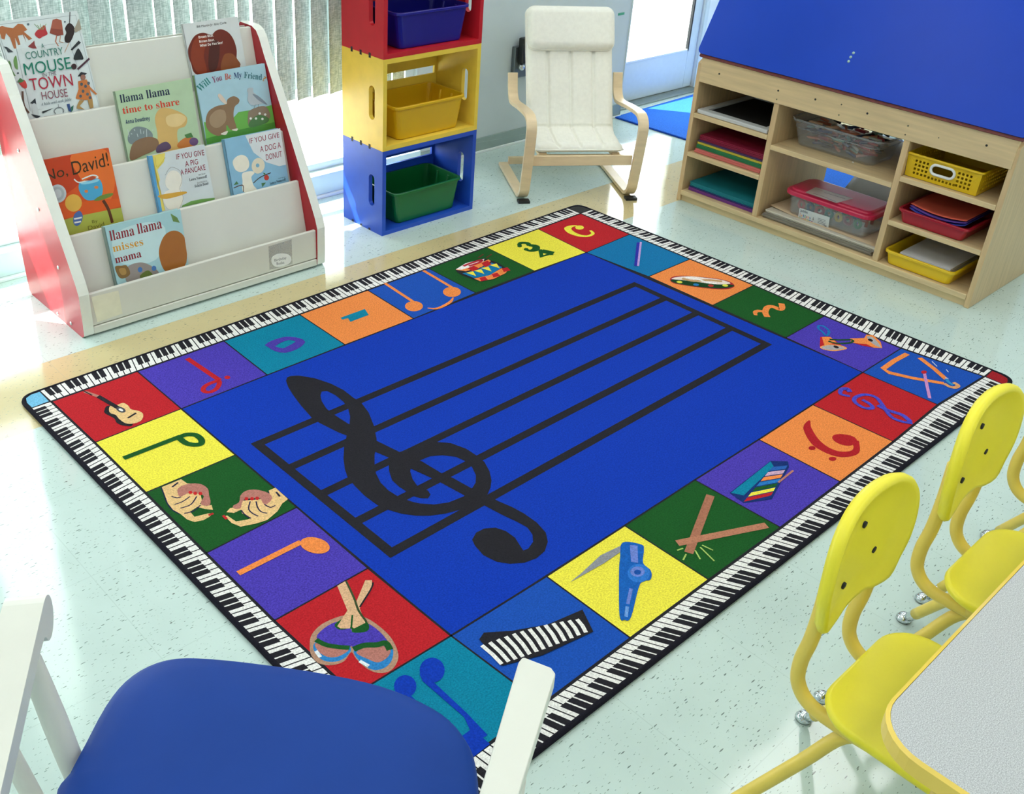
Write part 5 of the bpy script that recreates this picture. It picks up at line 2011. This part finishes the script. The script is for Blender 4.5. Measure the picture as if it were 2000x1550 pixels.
dup(ch1, (0.894, 0.006, 0), 'yellow plastic school chair farthest along the table, cut by the right edge')

# ================================================================== WHITE ARMED CHAIR IN FRONT
wht = mat('white_enamel_wood', '#dfe0d6', rough=0.38, noise=0.03, nscale=10, bump=0.03, bscale=50)
vel = mat('blue_upholstery', '#123e92', rough=0.6, spec=0.2, noise=0.05, nscale=7, bump=0.05, bscale=300)
ZS = 0.45
cpts = [(100, 1572), (128, 1510), (165, 1440), (200, 1375), (238, 1328), (285, 1297), (340, 1282), (410, 1283), (520, 1295), (650, 1315), (750, 1338), (830, 1370), (885, 1405), (920, 1450), (934, 1500), (938, 1560), (934, 1620)]
rim = [onZ(q, ZS) for q in cpts]
cm = sum(rim, Vector()) / len(rim)
ax = ((rim[7] + rim[8]) / 2 - onZ((520, 1700), ZS)).normalized()
back = [p - ax * 0.27 for p in (rim[-1], rim[-1].lerp(rim[0], .33), rim[-1].lerp(rim[0], .66), rim[0])]
loop = rim + back
loop = smooth2(loop, True, 3)
cen3 = sum(loop, Vector()) / len(loop)
rc_ = thing('rocking_chair', 'white wooden armed chair with a blue cushion in the lower left foreground', 'chair', (cen3.x, cen3.y, 0))
b = MB()
rings = []
for g, dz in ((0.90, -0.075), (0.965, -0.068), (0.993, -0.050), (1.0, -0.028), (0.995, -0.010), (0.975, 0.001), (0.93, 0.009), (0.80, 0.018), (0.55, 0.024), (0.25, 0.026)):
    rings.append([Vector((cen3.x + (p.x - cen3.x) * g, cen3.y + (p.y - cen3.y) * g, ZS + dz)) for p in loop])
b.loops(rings, vel, smooth=True)
b.build('seat_cushion', rc_)
b = MB()
b.loops([[Vector((cen3.x + (p.x - cen3.x) * .9, cen3.y + (p.y - cen3.y) * .9, z)) for p in loop] for z in (ZS - .125, ZS - .078)], wht, smooth=False)
b.build('seat_frame', rc_, bevel=0.004)
ZA = 0.64
# right arm: flat board with a squared, eased front end
ra = [onZ(q, ZA) for q in ((1013, 1290), (1021, 1280), (1078, 1302), (1086, 1313), (1002, 1585), (925, 1585))]
b = MB()
b.prism([ra], (0, 0, -0.028), wht)
b.build('armrest', rc_, bevel=0.004)
fdir = ((ra[1] + ra[2]) / 2 - (ra[4] + ra[5]) / 2).normalized()
b = MB()
pt = (ra[1] + ra[2]) / 2 - fdir * .10
ftp = Vector((pt.x, pt.y, 0)) - Vector((0, 0, 0))
b.tube([(pt.x, pt.y, 0.0), (pt.x, pt.y, .1), (pt.x, pt.y, .3), (pt.x, pt.y, ZA - .028)], [.014, .018, .016, .016], wht, n=16)
b.build('arm_post', rc_)
# left arm: deeper board whose front end scrolls over
la = [onZ(q, ZA) for q in ((30, 1150), (78, 1150), (75, 1290), (-40, 1600), (-110, 1600), (5, 1230))]
ldir = (onZ((52, 1148), ZA) - onZ((-60, 1590), ZA))
llen = ldir.length
ldir.normalize()
lside = Vector((ldir.y, -ldir.x, 0))
lp0 = onZ((50, 1160), ZA)
prof_a = [(-llen, 0), (0.0, 0.0), (.018, -.004), (.032, -.016), (.038, -.034), (.034, -.052), (.020, -.064), (.002, -.066), (-.014, -.058), (-.022, -.044), (-.03, -.036), (-.06, -.032), (-llen, -.032)]
prof_s = prof_a[:2] + [tuple(p) for p in smooth2(prof_a[1:11], False, 3)][1:] + prof_a[11:]
b = MB()
wd_ = 0.054
b.prism([[lp0 + ldir * (f - .02) + Vector((0, 0, z)) - lside * wd_ / 2 for f, z in prof_s]], lside * wd_, wht)
b.build('armrest', rc_, bevel=0.003)
b = MB()
sp0 = on((85, 1290), lp0 - lside * 0 , lside) if False else lp0 - ldir * .055 + Vector((0, 0, -.034))
sp1 = onZ((168, 1560), 0.36)
dv = (sp1 - sp0)
pth = [sp0 + dv * t for t in (0, .06, .12, .3, .5, .75, 1.0)] + [sp0 + dv * 1.25]
b.tube(pth, [.013, .013, .015, .0165, .0175, .017, .015, .014], wht, n=18)
b.build('arm_post', rc_)
b = MB()
lg0 = onZ((10, 1480), 0.30)
b.tube([sp0 + dv * 1.2, Vector(((sp0 + dv * 1.3).x, (sp0 + dv * 1.3).y, 0.0))], [.018, .014], wht, n=16)
b.build('leg', rc_)
b = MB()
s0, s1 = onZ((18, 1470), 0.40), onZ((75, 1575), 0.33)
b.tube([s0 - (s1 - s0) * .6 + Vector((0, 0, .10)), s0, s1, s1 + (s1 - s0) * .5], .014, wht, n=14)
b.build('arm_spindle', rc_)
b = MB()
for f in (-.05, -.36):
    p = cen3 + ax * f - lside * -.2
    b.tube([(p.x, p.y, 0), (p.x, p.y, ZS - .12)], .017, wht, n=14)
b.build('rear_leg', rc_)

# ================================================================== LIGHT
scene.view_settings.view_transform = 'Standard'
scene.view_settings.look = 'None'
scene.view_settings.exposure = EXPOSURE
scene.view_settings.gamma = 1.0
scene.view_settings.use_curve_mapping = False
wd = bpy.data.worlds.new('sky')
scene.world = wd
wd.use_nodes = True
bg = wd.node_tree.nodes['Background']
bg.inputs['Color'].default_value = (0.92, 0.97, 1.0, 1)
bg.inputs['Strength'].default_value = SKY_STRENGTH
sd = bpy.data.lights.new('sun', 'SUN')
sd.energy = SUN_E
sd.angle = math.radians(0.6)
sd.color = (1.0, 0.97, 0.9)
so_ = bpy.data.objects.new('sun', sd)
COL.objects.link(so_)
so_.rotation_euler = Vector((0.75, -1.0, -1.60)).to_track_quat('-Z', 'Y').to_euler()
so_.location = (0, 6, 8)
# recessed ceiling panels
for x in (-2.2, -0.2, 1.8):
    for y in (-2.3, -0.6, 0.9):
        ld = bpy.data.lights.new('ceiling_panel_lamp', 'AREA')
        ld.shape = 'RECTANGLE'
        ld.size, ld.size_y = 1.2, 0.6
        ld.energy = PANEL_W
        ld.color = (1.0, 0.985, 0.95)
        lo = bpy.data.objects.new('ceiling_panel_lamp', ld)
        COL.objects.link(lo)
        lo.location = (x, y, H - 0.02)
scene.cycles.use_denoising = True
scene.cycles.max_bounces = 7
scene.cycles.transparent_max_bounces = 16
scene.cycles.caustics_reflective = False
scene.cycles.caustics_refractive = False
scene.cycles.sample_clamp_indirect = 6.0
